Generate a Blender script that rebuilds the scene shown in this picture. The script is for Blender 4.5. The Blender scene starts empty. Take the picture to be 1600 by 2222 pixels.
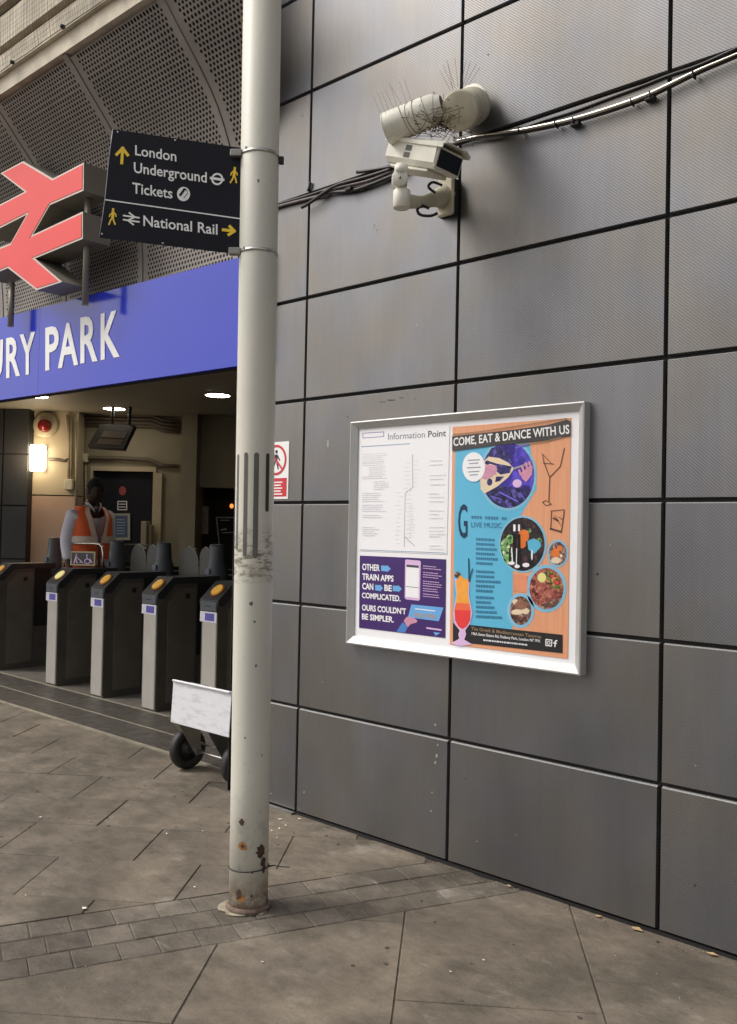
import bpy, bmesh, math, random
from mathutils import Vector, Matrix
random.seed(7)
D = bpy.data
sc = bpy.context.scene
COL = sc.collection
PI = math.pi

# ------------------------------------------------------------------ camera
FPX, YAW, PITCH, ROLL = 1989.0, 0.7458, 0.0198, 0.0210
CAM = Vector((3.5382, -3.3150, 1.4962))
_s, _c = math.sin(YAW), math.cos(YAW)
FW = Vector((-_s*math.cos(PITCH), _c*math.cos(PITCH), math.sin(PITCH)))
RH = Vector((_c, _s, 0)); FH = Vector((-_s, _c, 0))
_U = RH.cross(FW)
RR = RH*math.cos(ROLL) + _U*math.sin(ROLL)
UU = _U*math.cos(ROLL) - RH*math.sin(ROLL)
cd = D.cameras.new('camera'); cam = D.objects.new('camera', cd); COL.objects.link(cam)
cd.sensor_fit = 'HORIZONTAL'; cd.sensor_width = 36; cd.lens = FPX/1600*36
cd.clip_start = 0.05; cd.clip_end = 2000
M = Matrix((RR, UU, -FW)).transposed().to_4x4(); M.translation = CAM
cam.matrix_world = M
sc.camera = cam

# ------------------------------------------------------------------ world, sun, exposure
w = D.worlds.new('World'); sc.world = w; w.use_nodes = True
nt = w.node_tree; nt.nodes.clear()
sky = nt.nodes.new('ShaderNodeTexSky'); sky.sky_type = 'NISHITA'; sky.sun_disc = False
sky.sun_elevation = math.radians(48); sky.sun_rotation = math.radians(228)
sky.air_density = 1.0; sky.dust_density = 4.0; sky.ozone_density = 1.0
hs = nt.nodes.new('ShaderNodeHueSaturation'); hs.inputs['Saturation'].default_value = 0.22
tint = nt.nodes.new('ShaderNodeMixRGB'); tint.blend_type = 'MULTIPLY'; tint.inputs[0].default_value = 1
tint.inputs[2].default_value = (1.0, 0.97, 0.935, 1)
bg = nt.nodes.new('ShaderNodeBackground'); bg.inputs[1].default_value = 0.115
wo = nt.nodes.new('ShaderNodeOutputWorld')
nt.links.new(sky.outputs[0], hs.inputs['Color']); nt.links.new(hs.outputs[0], tint.inputs[1])
nt.links.new(tint.outputs[0], bg.inputs[0]); nt.links.new(bg.outputs[0], wo.inputs[0])
sl = D.lights.new('sun', 'SUN'); sl.energy = 1.0; sl.angle = math.radians(16); sl.color = (1.0, 0.96, 0.90)
sun = D.objects.new('sun', sl); COL.objects.link(sun)
az = math.radians(228); el = math.radians(48)
sdir = Vector((math.sin(az)*math.cos(el), math.cos(az)*math.cos(el), math.sin(el)))
sun.rotation_euler = (-sdir).to_track_quat('-Z', 'Y').to_euler()
sun.location = (0, -10, 10)
sc.view_settings.view_transform = 'Standard'; sc.view_settings.look = 'None'
sc.view_settings.exposure = 0.58; sc.view_settings.gamma = 1.0; sc.view_settings.use_curve_mapping = False

# ------------------------------------------------------------------ unprojection of photo points onto real planes
def ray(x, y): return FW + RR*((x-800)/FPX) - UU*((y-1111)/FPX)
def onp(x, y, p, n):
    d = ray(x, y); return CAM + d*((Vector(p)-CAM).dot(Vector(n))/d.dot(Vector(n)))
def wy(v): return lambda x, y: onp(x, y, (0, v, 0), (0, 1, 0))
def wz(v): return lambda x, y: onp(x, y, (0, 0, v), (0, 0, 1))
def wd(d): return lambda x, y: onp(x, y, (CAM.x+FH.x*d, CAM.y+FH.y*d, 0), tuple(FH))
def IN(a, d, z=0): return Vector((CAM.x+RH.x*a+FH.x*d, CAM.y+RH.y*a+FH.y*d, z))

# ------------------------------------------------------------------ materials
def srgb(r, g, b):
    f = lambda c: (c/255/12.92) if c/255 <= .04045 else ((c/255+.055)/1.055)**2.4
    return (f(r), f(g), f(b))
MATS = {}
def mat(name, col, rough=.6, metal=0, amt=.12, scale=8, bump=0, bscale=60, emit=0, spec=.5, rvar=0, detail=5, coat=0):
    if name in MATS: return MATS[name]
    m = D.materials.new(name); m.use_nodes = True; t = m.node_tree; N = t.nodes; L = t.links
    b = N['Principled BSDF']; b.inputs['Roughness'].default_value = rough; b.inputs['Metallic'].default_value = metal
    b.inputs['Specular IOR Level'].default_value = spec; b.inputs['Coat Weight'].default_value = coat
    tc = N.new('ShaderNodeTexCoord'); oi = N.new('ShaderNodeObjectInfo')
    va = N.new('ShaderNodeVectorMath'); va.operation = 'MULTIPLY_ADD'
    cx = N.new('ShaderNodeCombineXYZ'); L.new(oi.outputs['Random'], cx.inputs[0]); L.new(oi.outputs['Random'], cx.inputs[1])
    va.inputs[1].default_value = (37, 53, 19); L.new(cx.outputs[0], va.inputs[0]); L.new(tc.outputs['Object'], va.inputs[2])
    n = N.new('ShaderNodeTexNoise'); n.inputs['Scale'].default_value = scale; n.inputs['Detail'].default_value = detail
    L.new(va.outputs[0], n.inputs['Vector'])
    r = N.new('ShaderNodeMapRange'); r.inputs['From Min'].default_value = .25; r.inputs['From Max'].default_value = .75
    r.inputs['To Min'].default_value = 1-amt; r.inputs['To Max'].default_value = 1+amt; L.new(n.outputs[0], r.inputs[0])
    mx = N.new('ShaderNodeVectorMath'); mx.operation = 'SCALE'; mx.inputs[0].default_value = col[:3]
    L.new(r.outputs[0], mx.inputs['Scale']); L.new(mx.outputs[0], b.inputs['Base Color'])
    if rvar:
        rr = N.new('ShaderNodeMapRange'); rr.inputs['To Min'].default_value = rough-rvar; rr.inputs['To Max'].default_value = rough+rvar
        rr.inputs['From Min'].default_value = .3; rr.inputs['From Max'].default_value = .7
        L.new(n.outputs[0], rr.inputs[0]); L.new(rr.outputs[0], b.inputs['Roughness'])
    if bump:
        n2 = N.new('ShaderNodeTexNoise'); n2.inputs['Scale'].default_value = bscale; n2.inputs['Detail'].default_value = 6
        L.new(va.outputs[0], n2.inputs['Vector'])
        bp = N.new('ShaderNodeBump'); bp.inputs['Strength'].default_value = bump; bp.inputs['Distance'].default_value = .01
        L.new(n2.outputs[0], bp.inputs['Height']); L.new(bp.outputs[0], b.inputs['Normal'])
    if emit:
        b.inputs['Emission Color'].default_value = (*col[:3], 1); b.inputs['Emission Strength'].default_value = emit
    m['mix'] = 0; MATS[name] = m; return m
def nodes_of(m): return m.node_tree.nodes, m.node_tree.links, m.node_tree.nodes['Principled BSDF']

def mk_cladding():
    m = D.materials.new('brushed_cladding'); m.use_nodes = True; N, L, b = nodes_of(m)
    b.inputs['Metallic'].default_value = .80
    tc = N.new('ShaderNodeTexCoord'); oi = N.new('ShaderNodeObjectInfo'); geo = N.new('ShaderNodeNewGeometry')
    cx = N.new('ShaderNodeCombineXYZ'); L.new(oi.outputs['Random'], cx.inputs[0]); L.new(oi.outputs['Random'], cx.inputs[2])
    va = N.new('ShaderNodeVectorMath'); va.operation = 'MULTIPLY_ADD'; va.inputs[1].default_value = (41, 1, 23)
    L.new(cx.outputs[0], va.inputs[0]); L.new(tc.outputs['Object'], va.inputs[2])
    # broad uneven weathering, vertical runs
    mp = N.new('ShaderNodeMapping'); mp.inputs['Scale'].default_value = (2.6, 1, 1.3); L.new(va.outputs[0], mp.inputs[0])
    n1 = N.new('ShaderNodeTexNoise'); n1.inputs['Scale'].default_value = 1.3; n1.inputs['Detail'].default_value = 4; L.new(mp.outputs[0], n1.inputs['Vector'])
    mp2 = N.new('ShaderNodeMapping'); mp2.inputs['Scale'].default_value = (22, 1, 1.6); L.new(va.outputs[0], mp2.inputs[0])
    n2 = N.new('ShaderNodeTexNoise'); n2.inputs['Scale'].default_value = 1.4; n2.inputs['Detail'].default_value = 6; L.new(mp2.outputs[0], n2.inputs['Vector'])
    n3 = N.new('ShaderNodeTexNoise'); n3.inputs['Scale'].default_value = 190; n3.inputs['Detail'].default_value = 2; L.new(va.outputs[0], n3.inputs['Vector'])
    # fine diagonal ribbing rolled into the sheet
    sp = N.new('ShaderNodeSeparateXYZ'); L.new(tc.outputs['Object'], sp.inputs[0])
    def math_(op, a, bb, c=None):
        q = N.new('ShaderNodeMath'); q.operation = op
        for i, v in enumerate((a, bb, c)):
            if v is None: continue
            if isinstance(v, (int, float)): q.inputs[i].default_value = v
            else: L.new(v, q.inputs[i])
        return q.outputs[0]
    dg = math_('ADD', math_('MULTIPLY', sp.outputs[0], .80), math_('MULTIPLY', sp.outputs[2], .92))
    st = math_('SINE', math_('MULTIPLY', dg, 2*PI/.0115), 0)
    f = math_('MULTIPLY_ADD', n1.outputs[0], .50, .75)
    f = math_('MULTIPLY', f, math_('MULTIPLY_ADD', n2.outputs[0], .14, .93))
    f = math_('MULTIPLY', f, math_('MULTIPLY_ADD', n3.outputs[0], .24, .88))
    f = math_('MULTIPLY', f, math_('MULTIPLY_ADD', st, .16, 1))
    f = math_('MULTIPLY', f, math_('MULTIPLY_ADD', oi.outputs['Random'], .10, .95))
    cr = N.new('ShaderNodeMixRGB'); cr.inputs[1].default_value = (.198, .188, .177, 1); cr.inputs[2].default_value = (.188, .190, .202, 1)
    n4 = N.new('ShaderNodeTexNoise'); n4.inputs['Scale'].default_value = 2.1; L.new(va.outputs[0], n4.inputs['Vector'])
    r4 = N.new('ShaderNodeMapRange'); r4.inputs['From Min'].default_value = .4; r4.inputs['From Max'].default_value = .6; L.new(n4.outputs[0], r4.inputs[0])
    L.new(r4.outputs[0], cr.inputs[0])
    sc_ = N.new('ShaderNodeVectorMath'); sc_.operation = 'SCALE'; L.new(cr.outputs[0], sc_.inputs[0]); L.new(f, sc_.inputs['Scale'])
    # rare pale scuffs
    v = N.new('ShaderNodeTexNoise'); v.inputs['Scale'].default_value = 9; v.inputs['Detail'].default_value = 8; v.inputs['Roughness'].default_value = .7
    L.new(va.outputs[0], v.inputs['Vector'])
    vr = N.new('ShaderNodeMapRange'); vr.inputs['From Min'].default_value = .715; vr.inputs['From Max'].default_value = .76; vr.inputs['To Max'].default_value = .35
    L.new(v.outputs[0], vr.inputs[0])
    mm = N.new('ShaderNodeMixRGB'); mm.inputs[2].default_value = (.36, .35, .33, 1); L.new(vr.outputs[0], mm.inputs[0]); L.new(sc_.outputs[0], mm.inputs[1])
    L.new(mm.outputs[0], b.inputs['Base Color'])
    L.new(math_('MULTIPLY_ADD', n1.outputs[0], .12, .345), b.inputs['Roughness'])
    h = math_('ADD', math_('MULTIPLY', st, .5), math_('MULTIPLY', n3.outputs[0], .6))
    bp = N.new('ShaderNodeBump'); bp.inputs['Strength'].default_value = .16; bp.inputs['Distance'].default_value = .002
    L.new(h, bp.inputs['Height']); L.new(bp.outputs[0], b.inputs['Normal'])
    return m
M_CLAD = mk_cladding()
M_LIP = mat('panel_lip_highlight', (.55, .55, .55), .42, .4, .05)  # sky highlight along the panel tops, put into a paler lip colour
M_GAP = mat('black_joint_backing', (.012, .011, .011), .7)

def mk_stone(name, c1, c2, scale=3.0, spots=True, lo_=.93, hi_=1.06):
    m = D.materials.new(name); m.use_nodes = True; N, L, b = nodes_of(m)
    b.inputs['Specular IOR Level'].default_value = .35
    tc = N.new('ShaderNodeTexCoord'); oi = N.new('ShaderNodeObjectInfo'); geo = N.new('ShaderNodeNewGeometry')
    P = geo.outputs['Position']
    def noise(s, d, rg=.55, vec=P):
        n = N.new('ShaderNodeTexNoise'); n.inputs['Scale'].default_value = s; n.inputs['Detail'].default_value = d
        n.inputs['Roughness'].default_value = rg; L.new(vec, n.inputs['Vector']); return n.outputs[0]
    def mr(v, a, bb, c, d):
        r = N.new('ShaderNodeMapRange'); r.inputs[1].default_value = a; r.inputs[2].default_value = bb
        r.inputs[3].default_value = c; r.inputs[4].default_value = d; L.new(v, r.inputs[0]); return r.outputs[0]
    def mix(f, a, bb, mode='MIX'):
        q = N.new('ShaderNodeMixRGB'); q.blend_type = mode
        if isinstance(f, (int, float)): q.inputs[0].default_value = f
        else: L.new(f, q.inputs[0])
        for i, v in ((1, a), (2, bb)):
            if isinstance(v, tuple): q.inputs[i].default_value = (*v, 1)
            else: L.new(v, q.inputs[i])
        return q.outputs[0]
    c = mix(mr(noise(scale, 5), .38, .62, 0, 1), c1, c2)
    c = mix(mr(noise(1.5, 7, .66), .47, .60, 0, .8), c, tuple(x*.52 for x in c1))       # damp, greasy patches
    c = mix(mr(noise(5.2, 9, .75), .50, .62, 0, .6), c, tuple(x*.52 for x in c2))
    c = mix(mr(noise(.9, 6, .6), .50, .60, 0, .5), c, (c1[0]*1.35, c1[1]*1.33, c1[2]*1.28))
    c = mix(mr(noise(38, 6, .7), .3, .7, 0, .42), c, tuple(x*.62 for x in c2))
    c = mix(mr(noise(220, 3, .7), .4, .72, 0, .5), c, tuple(min(1, x*1.5) for x in c1))
    if spots:
        vo = N.new('ShaderNodeTexVoronoi'); vo.inputs['Scale'].default_value = 13; L.new(P, vo.inputs['Vector'])
        c = mix(mr(vo.outputs['Distance'], .045, .075, .6, 0), c, tuple(x*.45 for x in c1))      # trodden gum
        mp = N.new('ShaderNodeMapping'); mp.inputs['Rotation'].default_value = (0, 0, .35); mp.inputs['Scale'].default_value = (1.4, 4.5, 1); L.new(P, mp.inputs[0])
        c = mix(mr(noise(3.1, 9, .72, mp.outputs[0]), .60, .72, 0, .55), c, (.36, .33, .28))  # pale scrapes
        c = mix(mr(noise(2.3, 7, .6), .62, .68, 0, .30), c, (.38, .35, .30))
    mA = N.new('ShaderNodeMapping'); mA.inputs['Rotation'].default_value = (0, 0, .5); mA.inputs['Scale'].default_value = (1, 1.7, 1); L.new(P, mA.inputs[0])
    g1 = mr(noise(7.5, 10, .78, mA.outputs[0]), .38, .62, .80, 1.18); g2 = mr(noise(2.2, 9, .7), .42, .60, .82, 1.16)
    for g_ in (g1, g2):
        q_ = N.new('ShaderNodeVectorMath'); q_.operation = 'SCALE'; L.new(c, q_.inputs[0]); L.new(g_, q_.inputs['Scale']); c = q_.outputs[0]
    orr = mr(oi.outputs['Random'], 0, 1, lo_, hi_)
    sc_ = N.new('ShaderNodeVectorMath'); sc_.operation = 'SCALE'; L.new(c, sc_.inputs[0]); L.new(orr, sc_.inputs['Scale'])
    L.new(sc_.outputs[0], b.inputs['Base Color'])
    L.new(mr(noise(2.3, 4), .35, .7, .58, .86), b.inputs['Roughness'])
    bp = N.new('ShaderNodeBump'); bp.inputs['Strength'].default_value = .35; bp.inputs['Distance'].default_value = .004
    L.new(noise(70, 8, .7), bp.inputs['Height']); L.new(bp.outputs[0], b.inputs['Normal'])
    return m
M_SLAB = mk_stone('worn_paving_stone', (.180, .151, .117), (.152, .131, .104))
M_SETT = mk_stone('worn_granite_sett', (.160, .136, .109), (.134, .117, .097), 6, True, .86, 1.12)
M_MORTAR = mk_stone('dirty_mortar', (.11, .092, .072), (.07, .06, .05), 9, False)

M_POLE = None
def mk_pole():
    m = D.materials.new('aged_cream_paint'); m.use_nodes = True; N, L, b = nodes_of(m)
    geo = N.new('ShaderNodeNewGeometry'); P = geo.outputs['Position']
    sp = N.new('ShaderNodeSeparateXYZ'); L.new(P, sp.inputs[0]); Z = sp.outputs[2]
    def noise(s, d, rg=.55, sc3=None):
        n = N.new('ShaderNodeTexNoise'); n.inputs['Scale'].default_value = s; n.inputs['Detail'].default_value = d; n.inputs['Roughness'].default_value = rg
        if sc3:
            mp = N.new('ShaderNodeMapping'); mp.inputs['Scale'].default_value = sc3; L.new(P, mp.inputs[0]); L.new(mp.outputs[0], n.inputs['Vector'])
        else: L.new(P, n.inputs['Vector'])
        return n.outputs[0]
    def mr(v, a, bb, c, d):
        r = N.new('ShaderNodeMapRange'); r.inputs[1].default_value = a; r.inputs[2].default_value = bb
        r.inputs[3].default_value = c; r.inputs[4].default_value = d; L.new(v, r.inputs[0]); return r.outputs[0]
    def mul(a, bb):
        q = N.new('ShaderNodeMath'); q.operation = 'MULTIPLY'; L.new(a, q.inputs[0]); L.new(bb, q.inputs[1]); return q.outputs[0]
    def mix(f, a, bb):
        q = N.new('ShaderNodeMixRGB'); L.new(f, q.inputs[0])
        for i, v in ((1, a), (2, bb)):
            if isinstance(v, tuple): q.inputs[i].default_value = (*v, 1)
            else: L.new(v, q.inputs[i])
        return q.outputs[0]
    c = mix(mr(noise(3, 4, .5, (1, 1, .3)), .35, .65, 0, 1), (.70, .67, .58), (.60, .59, .52))
    c = mix(mr(noise(60, 6, .7), .60, .75, 0, .5), c, (.38, .35, .28))
    band = mul(mr(Z, 1.27, 1.31, 0, 1), mr(Z, 1.42, 1.52, 1, 0))
    c = mix(mul(mr(noise(20, 8, .72, (1, 1, 2.6)), .475, .60, 0, .95), band), c, (.15, .13, .095))
    c = mix(mul(mr(noise(6, 4, .6, (1, 1, 1.5)), .42, .62, 0, .35), band), c, (.30, .27, .20))
    low = mr(Z, .15, .02, 0, 1)
    c = mix(mul(mr(noise(22, 6, .7), .40, .56, .0, 1), low), c, (.26, .12, .05))
    c = mix(mr(Z, .035, .012, 0, .9), c, (.22, .13, .085))
    c = mix(mul(mr(noise(11, 7, .7), .54, .62, 0, .6), mr(Z, .9, .1, 0, 1)), c, (.40, .39, .34))
    L.new(c, b.inputs['Base Color']); b.inputs['Roughness'].default_value = .5
    bp = N.new('ShaderNodeBump'); bp.inputs['Strength'].default_value = .15; bp.inputs['Distance'].default_value = .004
    L.new(noise(30, 5), bp.inputs['Height']); L.new(bp.outputs[0], b.inputs['Normal'])
    return m
M_POLE = mk_pole()
M_RUST = mat('dark_rust', (.075, .045, .03), .9, 0, .5, 60, .3)
M_RUSTO = mat('orange_rust', (.34, .16, .05), .9, 0, .5, 60, .3)
M_SLOT = mat('grey_slot', (.13, .125, .115), .7, 0, .15, 20)
M_STEEL = mat('stainless_steel', (.55, .54, .52), .32, 1, .1, 20, 0, 60, 0, .5, .06)
M_GALV = mat('dull_grey_steel', (.30, .29, .27), .5, .8, .2, 14)
M_BLACK = mat('black_rubber', (.018, .017, .017), .6, 0, .2, 20)
M_BLK2 = mat('black_print', (.012, .012, .014), .5, 0, .1)
M_SIGNBLK = mat('black_sign_enamel', (.008, .009, .016), .5, 0, .25, 10, .02, 30, 0, .18)
M_SIGNW = mat('white_sign_print', (.85, .85, .84), .45, 0, .05)
M_SIGNY = mat('yellow_sign_print', (.92, .62, .03), .45, 0, .05)
M_BLUE = None
def mk_blue():
    m = mat('blue_sign_enamel', srgb(34, 54, 196), .15, 0, .08, 1.4, .5, 1.1, 0, .6, .05)
    return m
M_BLUE = mk_blue()
M_WHITE = mat('white_letter_enamel', (.92, .92, .91), .35, 0, .03)
M_RED = mat('red_sign_face', srgb(236, 64, 62), .45, 0, .04, 3)
M_EDGE = mat('pale_metal_edging', (.60, .52, .46), .4, .2, .08)
M_BRONZE = mat('grey_brown_metal_case', (.26, .24, .20), .5, .3, .12, 6)
M_PERF = mat('grey_brown_perforated_steel', (.31, .28, .255), .5, .25, .14, 5)
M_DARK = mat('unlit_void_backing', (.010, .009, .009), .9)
M_CONC = mat('stained_cream_concrete', (.60, .54, .43), .8, 0, .35, 5, .3, 30)
M_CONC2 = mat('dirty_brown_concrete', (.34, .28, .21), .85, 0, .35, 9, .3, 40)
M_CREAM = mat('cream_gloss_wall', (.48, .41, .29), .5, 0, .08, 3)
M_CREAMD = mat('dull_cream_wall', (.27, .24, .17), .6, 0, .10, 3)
M_PINK = mat('pinkish_wall_panel', (.52, .36, .28), .55, 0, .08, 3)
M_CEIL = mat('ceiling_paint', (.27, .245, .20), .55, 0, .08, 2)
M_FLOOR = mat('station_floor_tile', (.17, .155, .135), .5, 0, .25, 6, .1, 40)
M_GATE = mat('dark_grey_gate_body', (.115, .105, .090), .42, .2, .2, 6, 0, 60, 0, .5, .08)
M_GATEL = mat('brown_grey_gate_panel', (.19, .172, .145), .40, .3, .15, 6)
M_FRONT = mat('brushed_pale_steel', (.50, .48, .44), .38, .35, .08, 5)
M_GATET = mat('charcoal_gate_top', (.030, .032, .036), .4, 0, .15, 6)
M_POD = mat('blue_grey_plastic', (.075, .085, .10), .45, 0, .12, 12)
M_PADDLE = mat('grey_translucent_paddle', (.085, .083, .072), .4, 0, .1, 10)
M_READER = mat('yellow_reader_pad', (.62, .33, .05), .4, 0, .16, 20, 0, 60, .22)
M_READER2 = mat('pale_yellow_reader_pad', (.75, .68, .28), .4, 0, .12, 20, 0, 60, .35)
M_READR = mat('dark_orange_reader_rim', (.20, .06, .01), .5)
M_STK = mat('white_sticker', (.72, .70, .80), .5, 0, .05)
M_STKB = mat('blue_sticker_print', (.10, .09, .42), .5, 0, .1)
M_LAMP = mat('lit_lamp_diffuser', (1.0, .86, .60), .5, 0, 0, 3, 0, 60, 6)
M_DOWN = mat('lit_downlight_diffuser', (1.0, .90, .72), .5, 0, 0, 3, 0, 60, 15)
M_DOOR = mat('dark_blue_door', (.006, .007, .014), .9, 0, .2, 4)
M_SKIN = mat('dark_brown_skin', (.050, .030, .021), .42, 0, .1, 20)
M_HAIR = mat('black_hair', (.008, .007, .007), .8, 0, .2, 40, .5, 200)
M_SHIRT = mat('pale_lilac_shirt', (.74, .73, .84), .8, 0, .10, 10, .3, 14)
M_VEST = mat('orange_hi_vis_cloth', (1.0, .17, .05), .7, 0, .06, 10, .2, 18, 0)
M_REFL = mat('reflective_tape', (.95, .78, .68), .4, 0, .08, 20)
M_TROU = mat('dark_trouser_cloth', (.02, .02, .025), .85, 0, .2, 10)
M_CAMW = mat('cream_camera_casing', (.80, .78, .68), .5, 0, .10, 12, .05, 40)
M_CAMD = mat('weathered_cream_casing', (.54, .50, .38), .65, 0, .22, 14, .15, 40)
M_GLASS = mat('dark_camera_window', (.010, .014, .022), .08, 0, .2, 4)
M_TWIG = mat('dry_brown_twig', (.16, .11, .06), .9, 0, .3, 30)
M_CABLE = mat('black_cable_sheath', (.022, .019, .018), .4, 0, .3, 20)
M_CABLEG = mat('grey_cable_sheath', (.16, .135, .13), .45, 0, .3, 20)
M_CONDUIT = mat('shiny_flexible_conduit', (.62, .58, .52), .22, 1, .15, 30)
M_ALU = mat('painted_aluminium_frame', (.52, .52, .51), .45, .25, .05, 8, 0, 60, 0, .5, .05)
M_PAPER = mat('glossy_white_paper', (.93, .93, .96), .30, 0, .015, 4, 0, 60, 0, .6)
M_PGREY = mat('pale_grey_print', (.73, .73, .78), .35, 0, .05)
M_PGREY2 = mat('mid_grey_print', (.33, .34, .40), .35, 0, .05)
M_PDK = mat('charcoal_print', (.075, .075, .085), .35, 0, .05)
M_PBLUEL = mat('steel_blue_print', (.30, .40, .55), .35, 0, .05)
M_PURP = mat('deep_purple_print', srgb(66, 38, 108), .32, 0, .12, 5)
M_ARW = mat('sky_blue_print', srgb(110, 175, 235), .35, 0, .05)
M_LPINK = mat('pale_pink_print', srgb(226, 190, 232), .35, 0, .05)
M_CYAN = mat('turquoise_print', srgb(98, 188, 224), .32, 0, .04, 5)
M_CYANL = mat('pale_blue_rim_print', srgb(140, 196, 226), .32, 0, .04, 5)
M_INDIGO = mat('indigo_stage_light_print', srgb(72, 56, 170), .32, 0, .45, 9)
M_NAVY = mat('dark_navy_print', srgb(30, 24, 72), .32, 0, .5, 30)
M_IVORY = mat('ivory_print', srgb(236, 214, 184), .32, 0, .05)
M_FLESH = mat('pink_flesh_print', srgb(214, 150, 178), .32, 0, .1, 30)
M_TEAL = mat('dark_teal_print', srgb(18, 56, 88), .32, 0, .05)
M_TEXT = mat('blue_grey_text_print', srgb(64, 130, 168), .32, 0, .05)
M_GREEN = mat('lime_green_print', srgb(140, 190, 110), .32, 0, .25, 60)
M_ORANGE = mat('orange_print', srgb(232, 122, 52), .32, 0, .15, 30)
M_AMBER = mat('amber_print', srgb(250, 170, 70), .32, 0, .08, 30)
M_SCARLET = mat('scarlet_print', srgb(236, 66, 66), .32, 0, .08, 20)
M_MEAT = mat('red_brown_meat_print', srgb(150, 68, 62), .32, 0, .5, 70)
M_CAKE = mat('brown_cake_print', srgb(112, 72, 62), .32, 0, .5, 70)
M_LEMON = mat('lemon_print', srgb(238, 232, 150), .32, 0, .05)
M_GOLD = mat('tan_lettering_print', srgb(156, 132, 104), .35, 0, .05)
M_SREDP = mat('red_print', srgb(205, 44, 58), .35, 0, .05)
M_LIT = mat('white_paper_scrap', (.75, .70, .58), .8, 0, .1)
M_LEAF = mat('dry_tan_leaf', (.55, .38, .20), .8, 0, .15)
M_ORLIT = mat('small_orange_indicator', (.9, .25, .05), .5, 0, 0, 3, 0, 60, 1.2)
def mk_wood():
    m = mat('orange_wood_print', srgb(236, 170, 132), .32, 0, .05); N, L, b = nodes_of(m)
    tc = N.new('ShaderNodeTexCoord'); mp = N.new('ShaderNodeMapping'); mp.inputs['Scale'].default_value = (40, 1, 2.5)
    L.new(tc.outputs['Object'], mp.inputs[0]); n = N.new('ShaderNodeTexNoise'); n.inputs['Scale'].default_value = 2; n.inputs['Detail'].default_value = 5
    L.new(mp.outputs[0], n.inputs['Vector'])
    cr = N.new('ShaderNodeMixRGB'); cr.inputs[1].default_value = (*srgb(244, 182, 142), 1); cr.inputs[2].default_value = (*srgb(222, 146, 104), 1)
    L.new(n.outputs[0], cr.inputs[0]); L.new(cr.outputs[0], b.inputs['Base Color']); return m
M_WOOD = mk_wood()
def mk_photo(name, cols, scale, warp=.35):
    m = D.materials.new(name); m.use_nodes = True; N, L, b = nodes_of(m); b.inputs['Roughness'].default_value = .32
    tc = N.new('ShaderNodeTexCoord'); n = N.new('ShaderNodeTexNoise'); n.inputs['Scale'].default_value = scale*.8; n.inputs['Detail'].default_value = 4; L.new(tc.outputs['Object'], n.inputs['Vector'])
    va = N.new('ShaderNodeVectorMath'); va.operation = 'MULTIPLY_ADD'; va.inputs[1].default_value = (warp/scale*4,)*3; L.new(n.outputs['Color'], va.inputs[0]); L.new(tc.outputs['Object'], va.inputs[2])
    v = N.new('ShaderNodeTexVoronoi'); v.feature = 'SMOOTH_F1'; v.inputs['Scale'].default_value = scale; v.inputs['Smoothness'].default_value = .35; L.new(va.outputs[0], v.inputs['Vector'])
    sp_ = N.new('ShaderNodeSeparateXYZ'); L.new(v.outputs['Color'], sp_.inputs[0])
    cr = N.new('ShaderNodeValToRGB'); e = cr.color_ramp.elements
    e[0].color = (*srgb(*cols[0]), 1); e[1].color = (*srgb(*cols[-1]), 1); e[0].position = .12; e[1].position = .88
    for i, c in enumerate(cols[1:-1]): q = e.new(.12+.76*(i+1)/(len(cols)-1)); q.color = (*srgb(*c), 1)
    L.new(sp_.outputs[0], cr.inputs[0])
    n2 = N.new('ShaderNodeTexNoise'); n2.inputs['Scale'].default_value = scale*2.5; n2.inputs['Detail'].default_value = 5; L.new(tc.outputs['Object'], n2.inputs['Vector'])
    mr_ = N.new('ShaderNodeMapRange'); mr_.inputs[1].default_value = .3; mr_.inputs[2].default_value = .7; mr_.inputs[3].default_value = .55; mr_.inputs[4].default_value = 1.35; L.new(n2.outputs[0], mr_.inputs[0])
    s_ = N.new('ShaderNodeVectorMath'); s_.operation = 'SCALE'; L.new(cr.outputs[0], s_.inputs[0]); L.new(mr_.outputs[0], s_.inputs['Scale']); L.new(s_.outputs[0], b.inputs['Base Color']); return m
M_MEAT = mk_photo('grilled_meat_picture', [(96, 40, 38), (190, 108, 92), (150, 70, 62), (214, 140, 116), (128, 54, 56)], 60)
M_CAKE = mk_photo('cake_picture', [(60, 36, 38), (130, 92, 78), (92, 60, 56), (178, 148, 128)], 70)
M_FOOD = mk_photo('mixed_food_picture', [(54, 44, 70), (196, 130, 90), (120, 84, 90), (226, 190, 160), (86, 60, 64)], 90)
M_GREEN = mk_photo('greenery_picture', [(40, 74, 44), (150, 204, 120), (84, 130, 76), (206, 236, 180)], 70)
M_NAVY = mk_photo('patterned_dark_cloth_picture', [(18, 16, 54), (62, 54, 130), (26, 22, 66), (96, 88, 170)], 60)
M_INDIGO = mk_photo('stage_light_picture', [(56, 46, 160), (96, 80, 210), (70, 54, 178), (44, 34, 120)], 14)
M_TABLE = mk_photo('dark_table_picture', [(20, 18, 24), (52, 42, 50), (28, 24, 32), (88, 54, 56)], 55)
M_SALAD = mk_photo('salad_picture', [(34, 70, 36), (206, 66, 58), (90, 140, 66), (60, 96, 48), (232, 150, 96)], 110)

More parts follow.
